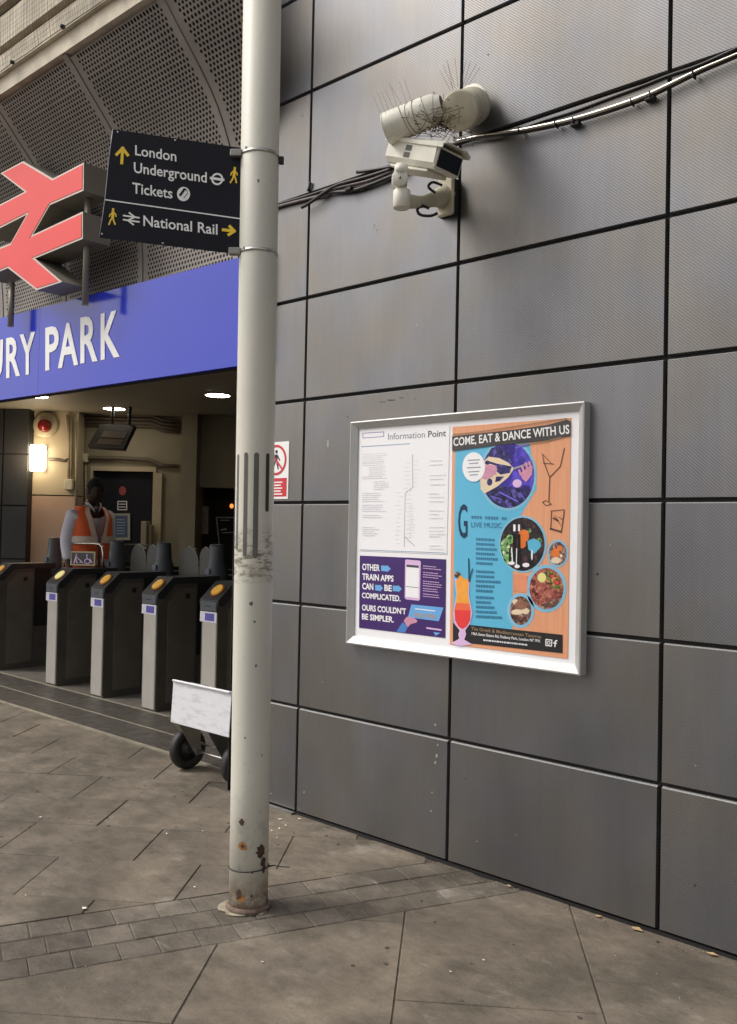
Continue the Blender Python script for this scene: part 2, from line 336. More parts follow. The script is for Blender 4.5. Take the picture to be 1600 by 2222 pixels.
# ------------------------------------------------------------------ mesh builder
def wmat(o):
    m = o.matrix_world.copy() if o.parent is None else wmat(o.parent) @ Matrix.Translation(o.location)
    return m
class MB:
    def __init__(s): s.v = []; s.f = []; s.sm = []
    def add(s, vs, fs, T=None, smooth=False):
        o = len(s.v)
        for p in vs: s.v.append(tuple(T @ Vector(p)) if T is not None else tuple(p))
        for f in fs: s.f.append(tuple(i+o for i in f)); s.sm.append(smooth)
        return s
    def box(s, x0, x1, y0, y1, z0, z1, T=None, bev=0):
        if bev:
            b = min(bev, (x1-x0)*.45, (y1-y0)*.45, (z1-z0)*.45); bm = bmesh.new(); bmesh.ops.create_cube(bm, size=1)
            for v in bm.verts: v.co = Vector(((x0+x1)/2+v.co.x*(x1-x0), (y0+y1)/2+v.co.y*(y1-y0), (z0+z1)/2+v.co.z*(z1-z0)))
            bmesh.ops.bevel(bm, geom=bm.edges[:], offset=b, segments=1, affect='EDGES', profile=.5)
            bm.verts.index_update(); vs = [v.co.copy() for v in bm.verts]; fs = [[v.index for v in f.verts] for f in bm.faces]; bm.free()
            return s.add(vs, fs, T)
        vs = [(x, y, z) for x in (x0, x1) for y in (y0, y1) for z in (z0, z1)]
        return s.add(vs, [(0, 1, 3, 2), (4, 6, 7, 5), (0, 4, 5, 1), (2, 3, 7, 6), (0, 2, 6, 4), (1, 5, 7, 3)], T)
    def prism(s, pts, off, T=None):
        """closed polygon pts (3-D) extruded by vector off"""
        n = len(pts); off = Vector(off); a = [Vector(p) for p in pts]; b = [p+off for p in a]
        return s.add(a+b, [tuple(range(n))[::-1], tuple(range(n, 2*n))]+[(i, (i+1) % n, n+(i+1) % n, n+i) for i in range(n)], T)
    def tube(s, pts, r, n=8, T=None, cap=True, smooth=True):
        P = [Vector(p) for p in pts]; rs = r if isinstance(r, (list, tuple)) else [r]*len(P)
        vs = []; prev = None
        for i, p in enumerate(P):
            t = (P[min(i+1, len(P)-1)]-P[max(i-1, 0)]).normalized()
            if prev is None:
                u = t.cross(Vector((0, 0, 1)));
                if u.length < .1: u = t.cross(Vector((1, 0, 0)))
            else: u = prev - t*prev.dot(t)
            u.normalize(); prev = u; w_ = t.cross(u)
            for k in range(n):
                a = 2*PI*k/n; vs.append(p+(u*math.cos(a)+w_*math.sin(a))*rs[i])
        fs = [(i*n+k, i*n+(k+1) % n, (i+1)*n+(k+1) % n, (i+1)*n+k) for i in range(len(P)-1) for k in range(n)]
        s.add(vs, fs, T, smooth)
        if cap:
            o = len(s.v)-len(vs)
            s.f.append(tuple(o+k for k in range(n))[::-1]); s.sm.append(False)
            s.f.append(tuple(o+(len(P)-1)*n+k for k in range(n))); s.sm.append(False)
        return s
    def lathe(s, prof, n=24, T=None, smooth=True):
        """profile (r,z) about z"""
        vs = [(r*math.cos(2*PI*k/n), r*math.sin(2*PI*k/n), z) for r, z in prof for k in range(n)]
        fs = [(i*n+k, i*n+(k+1) % n, (i+1)*n+(k+1) % n, (i+1)*n+k) for i in range(len(prof)-1) for k in range(n)]
        s.add(vs, fs, T, smooth); o = len(s.v)-len(vs)
        if prof[0][0] > 1e-4: s.f.append(tuple(o+k for k in range(n))[::-1]); s.sm.append(False)
        if prof[-1][0] > 1e-4: s.f.append(tuple(o+(len(prof)-1)*n+k for k in range(n))); s.sm.append(False)
        return s
    def mesh(s, name, m):
        me = D.meshes.new(name); me.from_pydata(s.v, [], s.f); me.materials.append(m)
        me.polygons.foreach_set('use_smooth', s.sm); me.update()
        bm = bmesh.new(); bm.from_mesh(me); bmesh.ops.recalc_face_normals(bm, faces=bm.faces[:]); bm.to_mesh(me); bm.free()
        return me
    def obj(s, name, m, parent=None, loc=None):
        """geometry is in world coordinates; the object's origin goes to the parent's origin"""
        if parent is not None and loc is None:
            inv = wmat(parent).inverted(); s.v = [tuple(inv @ Vector(p)) for p in s.v]
        o = D.objects.new(name, s.mesh(name, m)); COL.objects.link(o)
        if parent is not None: o.parent = parent
        if loc is not None: o.location = loc
        return o
def tag(o, label=None, cat=None, group=None, kind=None):
    if label: o['label'] = label
    if cat: o['category'] = cat
    if group: o['group'] = group
    if kind: o['kind'] = kind
    return o
def thing(name, label, cat, loc=(0, 0, 0), rot=0, group=None):
    o = D.objects.new(name, None); COL.objects.link(o); o.location = loc; o.rotation_euler = (0, 0, rot)
    o.matrix_world = Matrix.Translation(loc) @ Matrix.Rotation(rot, 4, 'Z'); o.empty_display_size = .1
    return tag(o, label, cat, group)
def copy_tree(o, parent=None):
    c = o.copy(); COL.objects.link(c)
    if parent is not None: c.parent = parent
    for ch in o.children: copy_tree(ch, c)
    return c

# flat prints -----------------------------------------------------------
def poly(name, pts, m, parent, n, th=.0006, lift=0.0, shade=None):
    """thin print: polygon of world points, raised along n by lift"""
    n = Vector(n).normalized(); b = MB(); b.prism([Vector(p)+n*lift for p in pts], n*th); return b.obj(name, m, parent)
def polys(name, plist, m, parent, n, th=.0006, lift=0.0):
    n = Vector(n).normalized(); b = MB()
    for i, pts in enumerate(plist): b.prism([Vector(p)+n*(lift+i*.000006) for p in pts], n*th)
    o = b.obj(name, m, parent)
    if len(plist) > 1 and name not in ('arrow', 'walking_figure', 'rail_symbol', 'red_ring'): o['kind'] = 'stuff'
    return o
def stroke(pts, w_, P):
    """2-D pixel polyline -> list of quads through mapper P, width in px"""
    out = []
    for (x0, y0), (x1, y1) in zip(pts[:-1], pts[1:]):
        dx, dy = x1-x0, y1-y0; l = math.hypot(dx, dy) or 1; nx, ny = -dy/l*w_/2, dx/l*w_/2
        ex, ey = dx/l*w_*.2, dy/l*w_*.2
        out.append([P(x0+nx-ex, y0+ny-ey), P(x1+nx+ex, y1+ny+ey), P(x1-nx+ex, y1-ny+ey), P(x0-nx-ex, y0-ny-ey)])
    return out
def ell(cx, cy, rx, ry, P, n=28, a0=0, a1=2*PI):
    return [P(cx+rx*math.cos(a0+(a1-a0)*k/n), cy+ry*math.sin(a0+(a1-a0)*k/n)) for k in range(n if abs(a1-a0-2*PI) < .01 else n+1)]
CAPH = None
def glyphs(s, bold=0.0):
    cu = D.curves.new('t', 'FONT'); cu.body = s; cu.size = 1; cu.offset = bold; cu.resolution_u = 3
    o = D.objects.new('t', cu); COL.objects.link(o)
    dg = bpy.context.evaluated_depsgraph_get(); e = o.evaluated_get(dg); me = e.to_mesh()
    vs = [(v.co.x, v.co.y) for v in me.vertices]; fs = [tuple(p.vertices) for p in me.polygons]
    e.to_mesh_clear(); D.objects.remove(o); D.curves.remove(cu); return vs, fs
def caph():
    global CAPH
    if CAPH is None: CAPH = max(v[1] for v in glyphs('H')[0])
    return CAPH
def text(name, s, quad, m, parent, n, bold=0.0, lift=0.0, th=.0006, box=False):
    """quad = 4 world points TL,TR,BR,BL of the cap-height box"""
    vs, fs = glyphs(s, bold); x0 = min(v[0] for v in vs); x1 = max(v[0] for v in vs)
    if box: y0 = min(v[1] for v in vs); h = max(v[1] for v in vs)-y0
    else: y0 = 0; h = caph()
    TL, TR, BR, BL = [Vector(q) for q in quad]; n = Vector(n).normalized()
    def mp(x, y):
        u = (x-x0)/(x1-x0); v = (y-y0)/h; return BL*(1-u)*(1-v)+BR*u*(1-v)+TL*(1-u)*v+TR*u*v
    b = MB(); b.add([mp(*v)+n*(lift+th) for v in vs], fs); b.add([mp(*v)+n*lift for v in vs], [f[::-1] for f in fs])
    me_edges = {}
    for f in fs:
        for i in range(len(f)):
            e = (f[i], f[(i+1) % len(f)]); me_edges[e] = 1
    k = len(vs)
    for (i, j) in list(me_edges):
        if (j, i) not in me_edges: b.f.append((i, k+i, k+j, j)); b.sm.append(False)
    return b.obj(name, m, parent)
def clip(poly_, a, b_, c_):
    """keep part of 2-D polygon with a*x+b*y<=c"""
    out = []
    for i in range(len(poly_)):
        p, q = poly_[i], poly_[(i+1) % len(poly_)]; dp = a*p[0]+b_*p[1]-c_; dq = a*q[0]+b_*q[1]-c_
        if dp <= 0: out.append(p)
        if (dp < 0 < dq) or (dq < 0 < dp):
            t = dp/(dp-dq); out.append((p[0]+(q[0]-p[0])*t, p[1]+(q[1]-p[1])*t))
    return out
def area(p): return abs(sum(p[i][0]*p[(i+1) % len(p)][1]-p[(i+1) % len(p)][0]*p[i][1] for i in range(len(p))))/2

# ================================================================== GROUND
g = MB(); g.add([(-300, -300, -.05), (300, -300, -.05), (300, 300, -.05), (-300, 300, -.05)], [(0, 1, 2, 3)])
tag(g.obj('ground', M_MORTAR), kind='structure')
pv = MB(); pv.add([(-9, -9, -.0045), (9, -9, -.0045), (9, .012, -.0045), (-.5, .012, -.0045), (-.5, .25, -.0045), (-9, .25, -.0045)], [(0, 1, 2, 3, 4, 5)])
pave = tag(pv.obj('pavement', M_MORTAR), 'worn grey-brown paving of large slabs crossed by a band of small setts', kind='structure')
A1 = math.radians(-52.5); e1 = (math.cos(A1), math.sin(A1)); e2 = (-e1[1], e1[0])
B1 = math.radians(67.3); f1 = (math.cos(B1), math.sin(B1)); f2 = (f1[1], -f1[0])
def slab(P, m, name, dz=0, bev=.0022):
    if len(P) < 3 or area(P) < .004: return
    a = sum(P[i][0]*P[(i+1) % len(P)][1]-P[(i+1) % len(P)][0]*P[i][1] for i in range(len(P)))
    if a < 0: P = P[::-1]
    Q = [P[0]]
    for p in P[1:]:
        if math.hypot(p[0]-Q[-1][0], p[1]-Q[-1][1]) > .008: Q.append(p)
    P = Q
    cx = sum(p[0] for p in P)/len(P); cy = sum(p[1] for p in P)/len(P); n = len(P)
    ins = []
    for p in P:
        d = math.hypot(cx-p[0], cy-p[1]) or 1; ins.append((p[0]+(cx-p[0])/d*bev*1.3, p[1]+(cy-p[1])/d*bev*1.3))
    b = MB()
    tilt = (random.uniform(-1, 1)*.002, random.uniform(-1, 1)*.002)
    zz = lambda p, z: z+dz+(p[0]-cx)*tilt[0]+(p[1]-cy)*tilt[1]
    vs = [(p[0]-cx, p[1]-cy, -.03) for p in P]+[(p[0]-cx, p[1]-cy, zz(p, -bev)) for p in P]+[(p[0]-cx, p[1]-cy, zz(p, 0)) for p in ins]
    fs = [tuple(range(2*n, 3*n))]+[(i, (i+1) % n, n+(i+1) % n, n+i) for i in range(n)]+[(n+i, n+(i+1) % n, 2*n+(i+1) % n, 2*n+i) for i in range(n)]
    b.add(vs, fs); o = b.obj(name, m, pave, loc=(cx, cy, 0)); return o
GP = .0032
def cell(u0, u1, v0, v1, ax, ay, gp=GP, gu=None):
    gu = gp if gu is None else gu
    return [(ax[0]*u+ay[0]*v+random.uniform(-.001, .001), ax[1]*u+ay[1]*v+random.uniform(-.001, .001)) for u, v in ((u0+gu, v0+gp), (u1-gu, v0+gp), (u1-gu, v1-gp), (u0+gu, v1-gp))]
def wallclip(P):
    # pavement ends at the wall (y=.012) right of the opening and at the threshold (y=.25) left of it
    c = (sum(p[0] for p in P)/len(P), sum(p[1] for p in P)/len(P)) if P else (0, 0)
    return clip(P, 0, 1, .004 if c[0] > -.55 else .245)
W = .435; top = 1.21
for k in range(-9, 14):
    u0 = top-W*(k+1); u1 = top-W*k; ph = -.94 if k % 2 == 0 else -1.25
    for j in range(-9, 6):
        v0 = ph+.65*j; P = cell(u0, u1, v0, v0+.65, e1, e2, .0024, .0011)
        P = clip(P, f2[0], f2[1], .868); P = wallclip(P)
        P = clip(P, 0, -1, 3.2); P = clip(P, -1, 0, 6.5)
        if P and min(p[1] for p in P) > -3.2 and max(p[0] for p in P) > -6.5: slab(P, M_SLAB, 'paving_slab', random.uniform(-.0015, .0015))
bounds = {-2: [2.9, 1.95], -1: [2.97, 2.06, 1.2], 0: [3.2, 2.35, 1.25], 1: [2.75, 1.83, .5], 2: [2.6, 1.62, .7], 3: [2.3, 1.4, .5], 4: [2.1, 1.2, .3], 5: [2.0, 1.1, .2]}
for j, bb in bounds.items():
    bb = [4.2]+bb+[-.9]
    for hi, lo in zip(bb[:-1], bb[1:]):
        P = cell(lo, hi, -.02+.655*j, .635+.655*j, e1, e2, .0032, .0014)
        P = clip(P, -f2[0], -f2[1], -1.310); P = wallclip(P)
        if P: slab(P, M_SLAB, 'paving_slab', random.uniform(-.001, .001))
for r, (v0, v1) in enumerate(((.872, 1.014), (1.018, 1.163), (1.167, 1.306))):
    u = -3.2+.05*r; 
    while u < 1.0:
        L_ = random.uniform(.135, .165); P = cell(u, u+L_, v0, v1, f1, f2, .0020, .0012); u += L_
        P = [(p[0]+random.uniform(-.0025, .0025), p[1]+random.uniform(-.0015, .0015)) for p in P]; P = wallclip(P)
        if P: slab(P, M_SETT, 'sett', random.uniform(-.0028, .0), .003)
# pale mortar collar round the pole foot and stain
def blob(cx, cy, rx, ry, z, n=18, j=.25, rot=0):
    out = []
    for k in range(n):
        a = 2*PI*k/n; r = 1+random.uniform(-j, j); x = rx*r*math.cos(a); y = ry*r*math.sin(a)
        out.append((cx+x*math.cos(rot)-y*math.sin(rot), cy+x*math.sin(rot)+y*math.cos(rot), z))
    return out
M_COLLAR = mat('pale_crumbling_mortar', (.36, .32, .24), .9, 0, .35, 30, .5, 60)
poly('mortar_collar', blob(.728, -.945, .096, .096, 0, 22, .12), M_COLLAR, pave, (0, 0, 1), .003, .0005)

# threshold strip with ribbed grating --------------------------------
th = tag(MB().box(-9, -.56, .285, .945, -.03, -.012).obj('threshold_grating', M_BLACK), 'dark ribbed metal threshold strip in front of the ticket gates', 'grating')
ribs = MB()
for k in range(int((9-.56)/.03)):
    x = -9+k*.03; ribs.box(x, x+.019, .29, .94, -.012, .0)
M_RIB = mat('worn_dark_ribbing', (.15, .135, .118), .55, .4, .35, 12)
tag(ribs.obj('rib', M_RIB, th), kind='stuff')
M_TRIM = mat('pale_worn_trim', (.42, .38, .30), .45, .4, .25, 14)
MB().box(-9, -.56, .262, .288, -.02, .004).obj('edge_trim', M_TRIM, th)
MB().box(-9, -.56, .942, .965, -.02, .004).obj('edge_trim', M_TRIM, th)
MB().box(-9, -.56, .60, .612, -.02, .002).obj('edge_trim', M_TRIM, th)
fl = MB().box(-12, -.56, .965, 9, -.03, .0); tag(fl.obj('station_floor', M_FLOOR), kind='structure')

# ================================================================== CLAD WALL
wall = thing('clad_wall', 'dark grey station wall of big metal panels with black joints', 'wall', (0, 0, 0))
MB().box(-.56, 8, .025, .30, -.02, 8.2).obj('backing', M_GAP, wall)
ROWZ = [0.020, .561, 1.101, 1.635, 2.18, 2.724, 3.278, 3.831, 4.38, 4.93, 5.48, 6.03]
GJ = .0092
XS = [-.53, 0, 1, 2, 3, 4, 5, 6]
cache = {}
for i in range(len(XS)-1):
    for r in range(len(ROWZ)-1):
        x0, x1, z0, z1 = XS[i]+GJ, XS[i+1]-GJ, ROWZ[r]+(GJ if r else 0), ROWZ[r+1]-GJ
        if i == 0: x0 = XS[0]
        key = (round(x1-x0, 3), round(z1-z0, 3))
        if key not in cache:
            w_, h_ = x1-x0, z1-z0; b = MB(); c_ = .006
            b.add([(0, 0, 0), (w_, 0, 0), (w_, 0, h_-.0042), (0, 0, h_-.0042), (-c_*.5, .022, -c_*.5), (w_+c_*.5, .022, -c_*.5), (w_+c_*.5, .022, h_), (-c_*.5, .022, h_), (w_, .0095, h_), (0, .0095, h_)],
                  [(0, 1, 2, 3), (0, 4, 5, 1), (1, 5, 6, 8, 2), (3, 2, 8, 9), (9, 8, 6, 7), (3, 9, 7, 4, 0)])
            # pale top lip, sits on the upper fold
            me = b.mesh('panel', M_CLAD); me.materials.append(M_LIP)
            for p in me.polygons:
                if p.normal.z > .5: p.material_index = 1
            cache[key] = me
        o = D.objects.new('panel', cache[key]); COL.objects.link(o); o.parent = wall; o.location = (x0, 0, z0)
MB().box(-.566, -.5605, -.002, .30, 0, 3.0).obj('jamb', M_GAP, wall)
# low kerb under the panels
kb = MB(); kb.box(-.55, 7, -.002, .024, -.02, .010); kb.obj('base_rail', M_GAP, wall)
MB().box(-.55, .0, -.03, -.007, -.01, .012).obj('base_rail', M_GALV, wall)

# ================================================================== STATION SIGN
SA = Vector((-.50, -.05, 0)); SB = Vector((-3.105, -.20, 0)); SD = (SB-SA).normalized(); SN = Vector((-SD.y*-1, SD.x*-1, 0)); SN = Vector((SD.y, -SD.x, 0))
if SN.y > 0: SN = -SN
def SG(x, y): return onp(x, y, SA, SN)
def sp(t, z, o=0): p = SA+SD*t+SN*o; return Vector((p.x, p.y, z))
sgn = thing('station_sign', 'long blue enamel fascia sign reading FINSBURY PARK over the entrance', 'sign', tuple(sp(2, 2.4)))
ts = [-.22, 2.2, 4.8, 6.6]
tj = (SG(85, 750)-SA).dot(SD)
ts = [-.22, tj, tj+2.6, tj+4.2]
for a, b_ in zip(ts[:-1], ts[1:]):
    b = MB(); b.prism([sp(a+.0012, 2.405), sp(b_-.0012, 2.405), sp(b_-.0012, 3.02), sp(a+.0012, 3.02)], -SN*.04); b.obj('enamel_panel', M_BLUE, sgn)
b = MB(); b.prism([sp(-.22, 2.40, -.041), sp(6.2, 2.40, -.041), sp(6.2, 3.015, -.041), sp(-.22, 3.015, -.041)], -SN*.03); b.obj('back_box', M_GAP, sgn)
LQ = {'K': ((219.6, 681), (258, 672.4), (260.8, 773.9), (219.6, 781.4)), 'R': ((175.5, 689.5), (212.6, 682), (212.6, 783.5), (175.5, 788.8)),
      'A': ((126.9, 705), (170.6, 696), (170.6, 791.4), (126.9, 799.6)), 'P': ((99.4, 711.5), (128.6, 705), (128.6, 799), (99.4, 804.9)),
      'Y': ((43.8, 726.6), (77, 719.6), (77, 810), (43.8, 816)), 'r': ((14.4, 734), (44.6, 728), (44.6, 815), (14.4, 821))}
for ch, q in LQ.items():
    text('letter', ch.upper(), [SG(*p) for p in q], M_WHITE, sgn, SN, bold=.022, lift=.001, th=.003, box=True)
U0 = SG(8, 735); U1 = SG(8, 822); tx = (U0-SA).dot(SD)
zt, zb = SG(44.6, 728).z, SG(44.6, 815).z
for ch, wl in (('U', .19), ('B', .165), ('S', .155), ('N', .20), ('I', .045), ('F', .14)):
    text('letter', ch, [sp(tx+wl, zt), sp(tx, zt), sp(tx, zb), sp(tx+wl, zb)], M_WHITE, sgn, SN, bold=.022, lift=.001, th=.003, box=True); tx += wl+.055

# ================================================================== RAIL SYMBOL
LP = wy(-.36)
half = [(183, 352.5), (182.4, 413.3), (109, 445), (71.6, 510), (180.7, 459), (180.7, 518), (76.6, 560.7), (135.7, 611.5), (80, 629.8), (18.3, 581.5)]
hp = [LP(*p) for p in half]; cen = (LP(109, 445)+LP(20, 529))/2*.5+(LP(71.6, 510)+LP(64, 464))/2*.5
full = hp+[cen*2-p for p in hp]
log = thing('railway_symbol', 'big red double-arrow railway symbol on posts above the blue sign', 'sign', tuple(cen))
MB().prism(full, (0, .19, 0)).obj('case', M_BRONZE, log)
def inset(P, d):
    out = []; n = len(P)
    for i in range(n):
        a, b_, c_ = P[i-1], P[i], P[(i+1) % n]; u = (b_-a).normalized(); v = (c_-b_).normalized()
        nu = Vector((-u.z, 0, u.x)); nv = Vector((-v.z, 0, v.x)); m = (nu+nv); m.normalize(); out.append(b_+m*(d/max(.3, m.dot(nu))))
    return out
sgnarea = sum(full[i].x*full[(i+1) % 20].z-full[(i+1) % 20].x*full[i].z for i in range(20))
di = .013 if sgnarea > 0 else -.013
poly('edging', full, M_EDGE, log, (0, -1, 0), .003, .0005)
poly('red_face', inset(full, di), M_RED, log, (0, -1, 0), .003, .0036)
for px, ztop in ((185.5, 3.70), (25, 3.22), (-140, 3.4)):
    q = onp(px, 640, (0, -.27, 0), (0, 1, 0))
    MB().tube([(q.x, -.27, 2.9), (q.x, -.27, ztop)], .021, 12).obj('post', M_BRONZE, log)

# ================================================================== PERFORATED CANOPY
can = thing('perforated_canopy', 'curved grey-brown perforated metal soffit above the blue station sign', 'canopy', (-2, -.1, 3))
PROF = [(.035, 2.93), (.03, 3.2), (.01, 3.42), (-.025, 3.60), (-.06, 3.71), (-.145, 3.885), (-.25, 4.03), (-.40, 4.20), (-.50, 4.315), (-.548, 4.357)]
acc = [0]
for a, b_ in zip(PROF[:-1], PROF[1:]): acc.append(acc[-1]+math.hypot(b_[0]-a[0], b_[1]-a[1]))
def prof(s):
    s = max(0, min(acc[-1], s))
    for i in range(len(acc)-1):
        if s <= acc[i+1] or i == len(acc)-2:
            t = (s-acc[i])/(acc[i+1]-acc[i])
            # smooth
            p0 = PROF[max(i-1, 0)]; p1 = PROF[i]; p2 = PROF[i+1]; p3 = PROF[min(i+2, len(PROF)-1)]
            cr = lambda k: .5*((2*p1[k])+(-p0[k]+p2[k])*t+(2*p0[k]-5*p1[k]+4*p2[k]-p3[k])*t*t+(-p0[k]+3*p1[k]-3*p2[k]+p3[k])*t**3)
            return cr(0), cr(1)
def cpt(x, s, o=0):
    y, z = prof(s); y2, z2 = prof(min(acc[-1], s+.01)); y1, z1 = prof(max(0, s-.01)); t = Vector((0, y2-y1, z2-z1)).normalized()
    n = Vector((0, -t.z, t.y)); return Vector((x, y, z))+n*o
RX = [-.62-.98*k for k in range(-1, 6)]   # rib lines
def cpanel(xa, xb, skew=False):
    b = MB(); p, q, r = .0305, .0265, .0098; m_ = .045
    nx = int((xb-xa-2*m_)/p); mx = (xb-xa-nx*p)/2; ns = int((acc[-1]-.06)/q); K = 8
    for j in range(ns):
        s0 = .03+j*q; off = (p/2 if j % 2 else 0)
        if off: 
            b.add([cpt(xa+.004, s0), cpt(xa+mx+off, s0), cpt(xa+mx+off, s0+q), cpt(xa+.004, s0+q)], [(0, 1, 2, 3)])
            b.add([cpt(xb-mx-off, s0), cpt(xb-.004, s0), cpt(xb-.004, s0+q), cpt(xb-mx-off, s0+q)], [(0, 1, 2, 3)])
        else:
            b.add([cpt(xa+.004, s0), cpt(xa+mx, s0), cpt(xa+mx, s0+q), cpt(xa+.004, s0+q)], [(0, 1, 2, 3)])
            b.add([cpt(xb-mx, s0), cpt(xb-.004, s0), cpt(xb-.004, s0+q), cpt(xb-mx, s0+q)], [(0, 1, 2, 3)])
        for i in range(nx-(1 if off else 0)):
            x0 = xa+mx+off+i*p
            if skew and x0+p > xskew(s0): continue
            O = [(0, 0), (p/2, 0), (p, 0), (p, q/2), (p, q), (p/2, q), (0, q), (0, q/2)]
            H = [(p/2+r*math.cos(a), q/2+r*math.sin(a)) for a in (-2.356, -1.571, -.785, 0, .785, 1.571, 2.356, 3.1416)]
            vs = [cpt(x0+u, s0+v) for u, v in O]+[cpt(x0+u, s0+v) for u, v in H]
            b.add(vs, [(k, (k+1) % 8, 8+(k+1) % 8, 8+k) for k in range(8)])
    return b
def xskew(s): return -.43-.95*prof(s)[0]
for k in range(len(RX)-1):
    xa, xb = RX[k+1], RX[k]
    if k == 0:
        # last sheet is cut on a mitre where the canopy dies into the clad wall
        b = MB(); p, q, r = .0305, .0265, .0098; ns = int((acc[-1]-.06)/q)
        for j in range(ns):
            s0 = .03+j*q; off = (p/2 if j % 2 else 0); xe = xskew(s0)
            b.add([cpt(xa+.004, s0), cpt(xa+.05+off, s0), cpt(xa+.05+off, s0+q), cpt(xa+.004, s0+q)], [(0, 1, 2, 3)])
            x0 = xa+.05+off
            while x0+p < xe:
                O = [(0, 0), (p/2, 0), (p, 0), (p, q/2), (p, q), (p/2, q), (0, q), (0, q/2)]
                H = [(p/2+r*math.cos(a), q/2+r*math.sin(a)) for a in (-2.356, -1.571, -.785, 0, .785, 1.571, 2.356, 3.1416)]
                vs = [cpt(x0+u, s0+v) for u, v in O]+[cpt(x0+u, s0+v) for u, v in H]
                b.add(vs, [(i, (i+1) % 8, 8+(i+1) % 8, 8+i) for i in range(8)]); x0 += p
        b.obj('perforated_sheet', M_PERF, can)
    else: cpanel(xa, xb).obj('perforated_sheet', M_PERF, can)
    # folded flange along the seam, proud of the sheet
    b = MB(); ss = [acc[-1]*i/26 for i in range(27)]
    vs = []; 
    for s_ in ss: vs += [cpt(xa-.052, s_, .004), cpt(xa-.004, s_, .004), cpt(xa-.004, s_, -.04), cpt(xa-.052, s_, -.04)]
    fs = [(i*4+a, i*4+(a+1) % 4, i*4+4+(a+1) % 4, i*4+4+a) for i in range(26) for a in range(4)]
    b.add(vs, fs); b.obj('seam_flange', M_PERF, can)
b = MB(); ss = [acc[-1]*i/20 for i in range(21)]; vs = []
for s_ in ss: vs += [cpt(RX[-1], s_, -.10), cpt(min(xskew(s_), .1), s_, -.10)]
b.add(vs, [(2*i, 2*i+1, 2*i+3, 2*i+2) for i in range(20)]); b.obj('backing', M_DARK, can)
b = MB(); vs = []
for s_ in ss: xx_ = min(xskew(s_), .1)+.002; vs += [cpt(xx_, s_, .004), cpt(xx_, s_, -.102)]
b.add(vs, [(2*i, 2*i+1, 2*i+3, 2*i+2) for i in range(20)]); b.obj('reflection_cheek', M_PERF, can)  # added end closure in sheet colour, so the clad wall reflects something lighter

# bridge edge above the canopy ------------------------------------------
br = thing('bridge_parapet', 'stained cream concrete bridge edge draped in thin bird netting', 'bridge', (-3, -.65, 4.4))
YF = -.56; zf = [wy(YF)(0, y).z for y in (205, 170, 131, 119, 56, 33)]; XE = -.64
MB().box(-9, XE, YF, YF+.06, zf[0], zf[1]-.001).obj('fascia', M_CONC, br)
MB().box(-9, XE, YF-.03, YF+.06, zf[1], zf[2]-.002).obj('ledge', M_CONC, br)
MB().box(-9, XE, YF, YF+.06, zf[2], zf[3]-.002).obj('groove', M_CONC2, br)
MB().box(-9, XE, YF-.05, YF+.5, zf[3], zf[4]-.002).obj('upper_fascia', M_CONC, br)
M_GREENB = mat('grey_green_beam', (.07, .08, .065), .5, .2, .3, 10)
MB().box(-9, XE, YF, YF+.5, zf[4], zf[5]-.002).obj('steel_beam', M_GREENB, br)
MB().box(-9, XE, YF-.052, YF+.5, zf[5], zf[5]+.05).obj('steel_flange', M_CONC2, br)
MB().box(-9, XE, YF+.02, YF+.5, zf[5]+.052, 5.6).obj('steel_beam', M_GREENB, br)
net = MB()
for k in range(190):
    x = -4.4+k*.0215+random.uniform(-.006, .006); z0 = 4.42+random.uniform(-.03, .03)
    net.tube([(x, YF-.07, zf[5]), (x+random.uniform(-.01, .01), YF-.065, zf[3]), (x+random.uniform(-.012, .012), YF-.038, zf[1]+random.uniform(-.02, .04))], .0008, 3, cap=False)
for i_ in range(14):
    z = zf[1]+(zf[5]-zf[1])*i_/13; net.tube([(-4.4+i*.2, YF-.068+(.028 if z < zf[2] else 0), z+random.uniform(-.006, .006)) for i in range(21)], .0008 if i_ else .003, 3, cap=False)
M_NET = mat('dark_net_cord', (.16, .13, .10), .9)
tag(net.obj('bird_netting', M_NET, br), kind='stuff')
for x, z in ((wy(YF-.04)(135, 85).x, zf[1]+.012), (wy(YF-.04)(26, 155).x, zf[1]+.01), (wy(YF-.04)(248, 5).x, zf[1]+.012)):
    MB().lathe([(.0, -.012), (.014, -.01), (.012, .012), (0, .014)], 8, Matrix.Translation((x, YF-.04, z)) @ Matrix.Rotation(PI/2, 4, 'X')).obj('net_fixing', M_BLACK, br)

# ================================================================== STATION INTERIOR
ceil = MB().box(-12, -.57, .15, 9, 2.93, 3.05); tag(ceil.obj('station_ceiling', M_CEIL), kind='structure')
MB_h = MB(); MB_h.box(-9, -.57, .12, .30, 2.58, 3.4); hd = MB_h.obj('entrance_header', M_GAP); tag(hd, 'dark header beam right behind the blue station sign', 'beam')
YW = YAW
def ibox(b, a0, a1, d0, d1, z0, z1, bev=0):
    T = Matrix.Translation((CAM.x, CAM.y, 0)) @ Matrix.Rotation(YAW, 4, 'Z'); return b.box(a0, a1, d0, d1, z0, z1, T, bev)
def A_(px, d): p = wd(d)(px, 1100)-CAM; return p.x*RH.x+p.y*RH.y
def Z_(px, py, d): return wd(d)(px, py).z
DM = 12.0
bw = thing('station_back_wall', 'cream painted back wall of the ticket hall around the dark door', 'wall', tuple(IN(-3, DM)), YAW)
doorL, doorR = A_(201, DM), A_(332, DM)
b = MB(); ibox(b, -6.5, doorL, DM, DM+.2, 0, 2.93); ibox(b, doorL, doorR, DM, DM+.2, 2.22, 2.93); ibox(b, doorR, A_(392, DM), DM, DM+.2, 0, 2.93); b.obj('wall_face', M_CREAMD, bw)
b = MB(); ibox(b, A_(333, DM), A_(352, DM), DM-.06, DM-.002, 0, 2.93-.75); b.obj('pilaster', M_CREAM, bw)
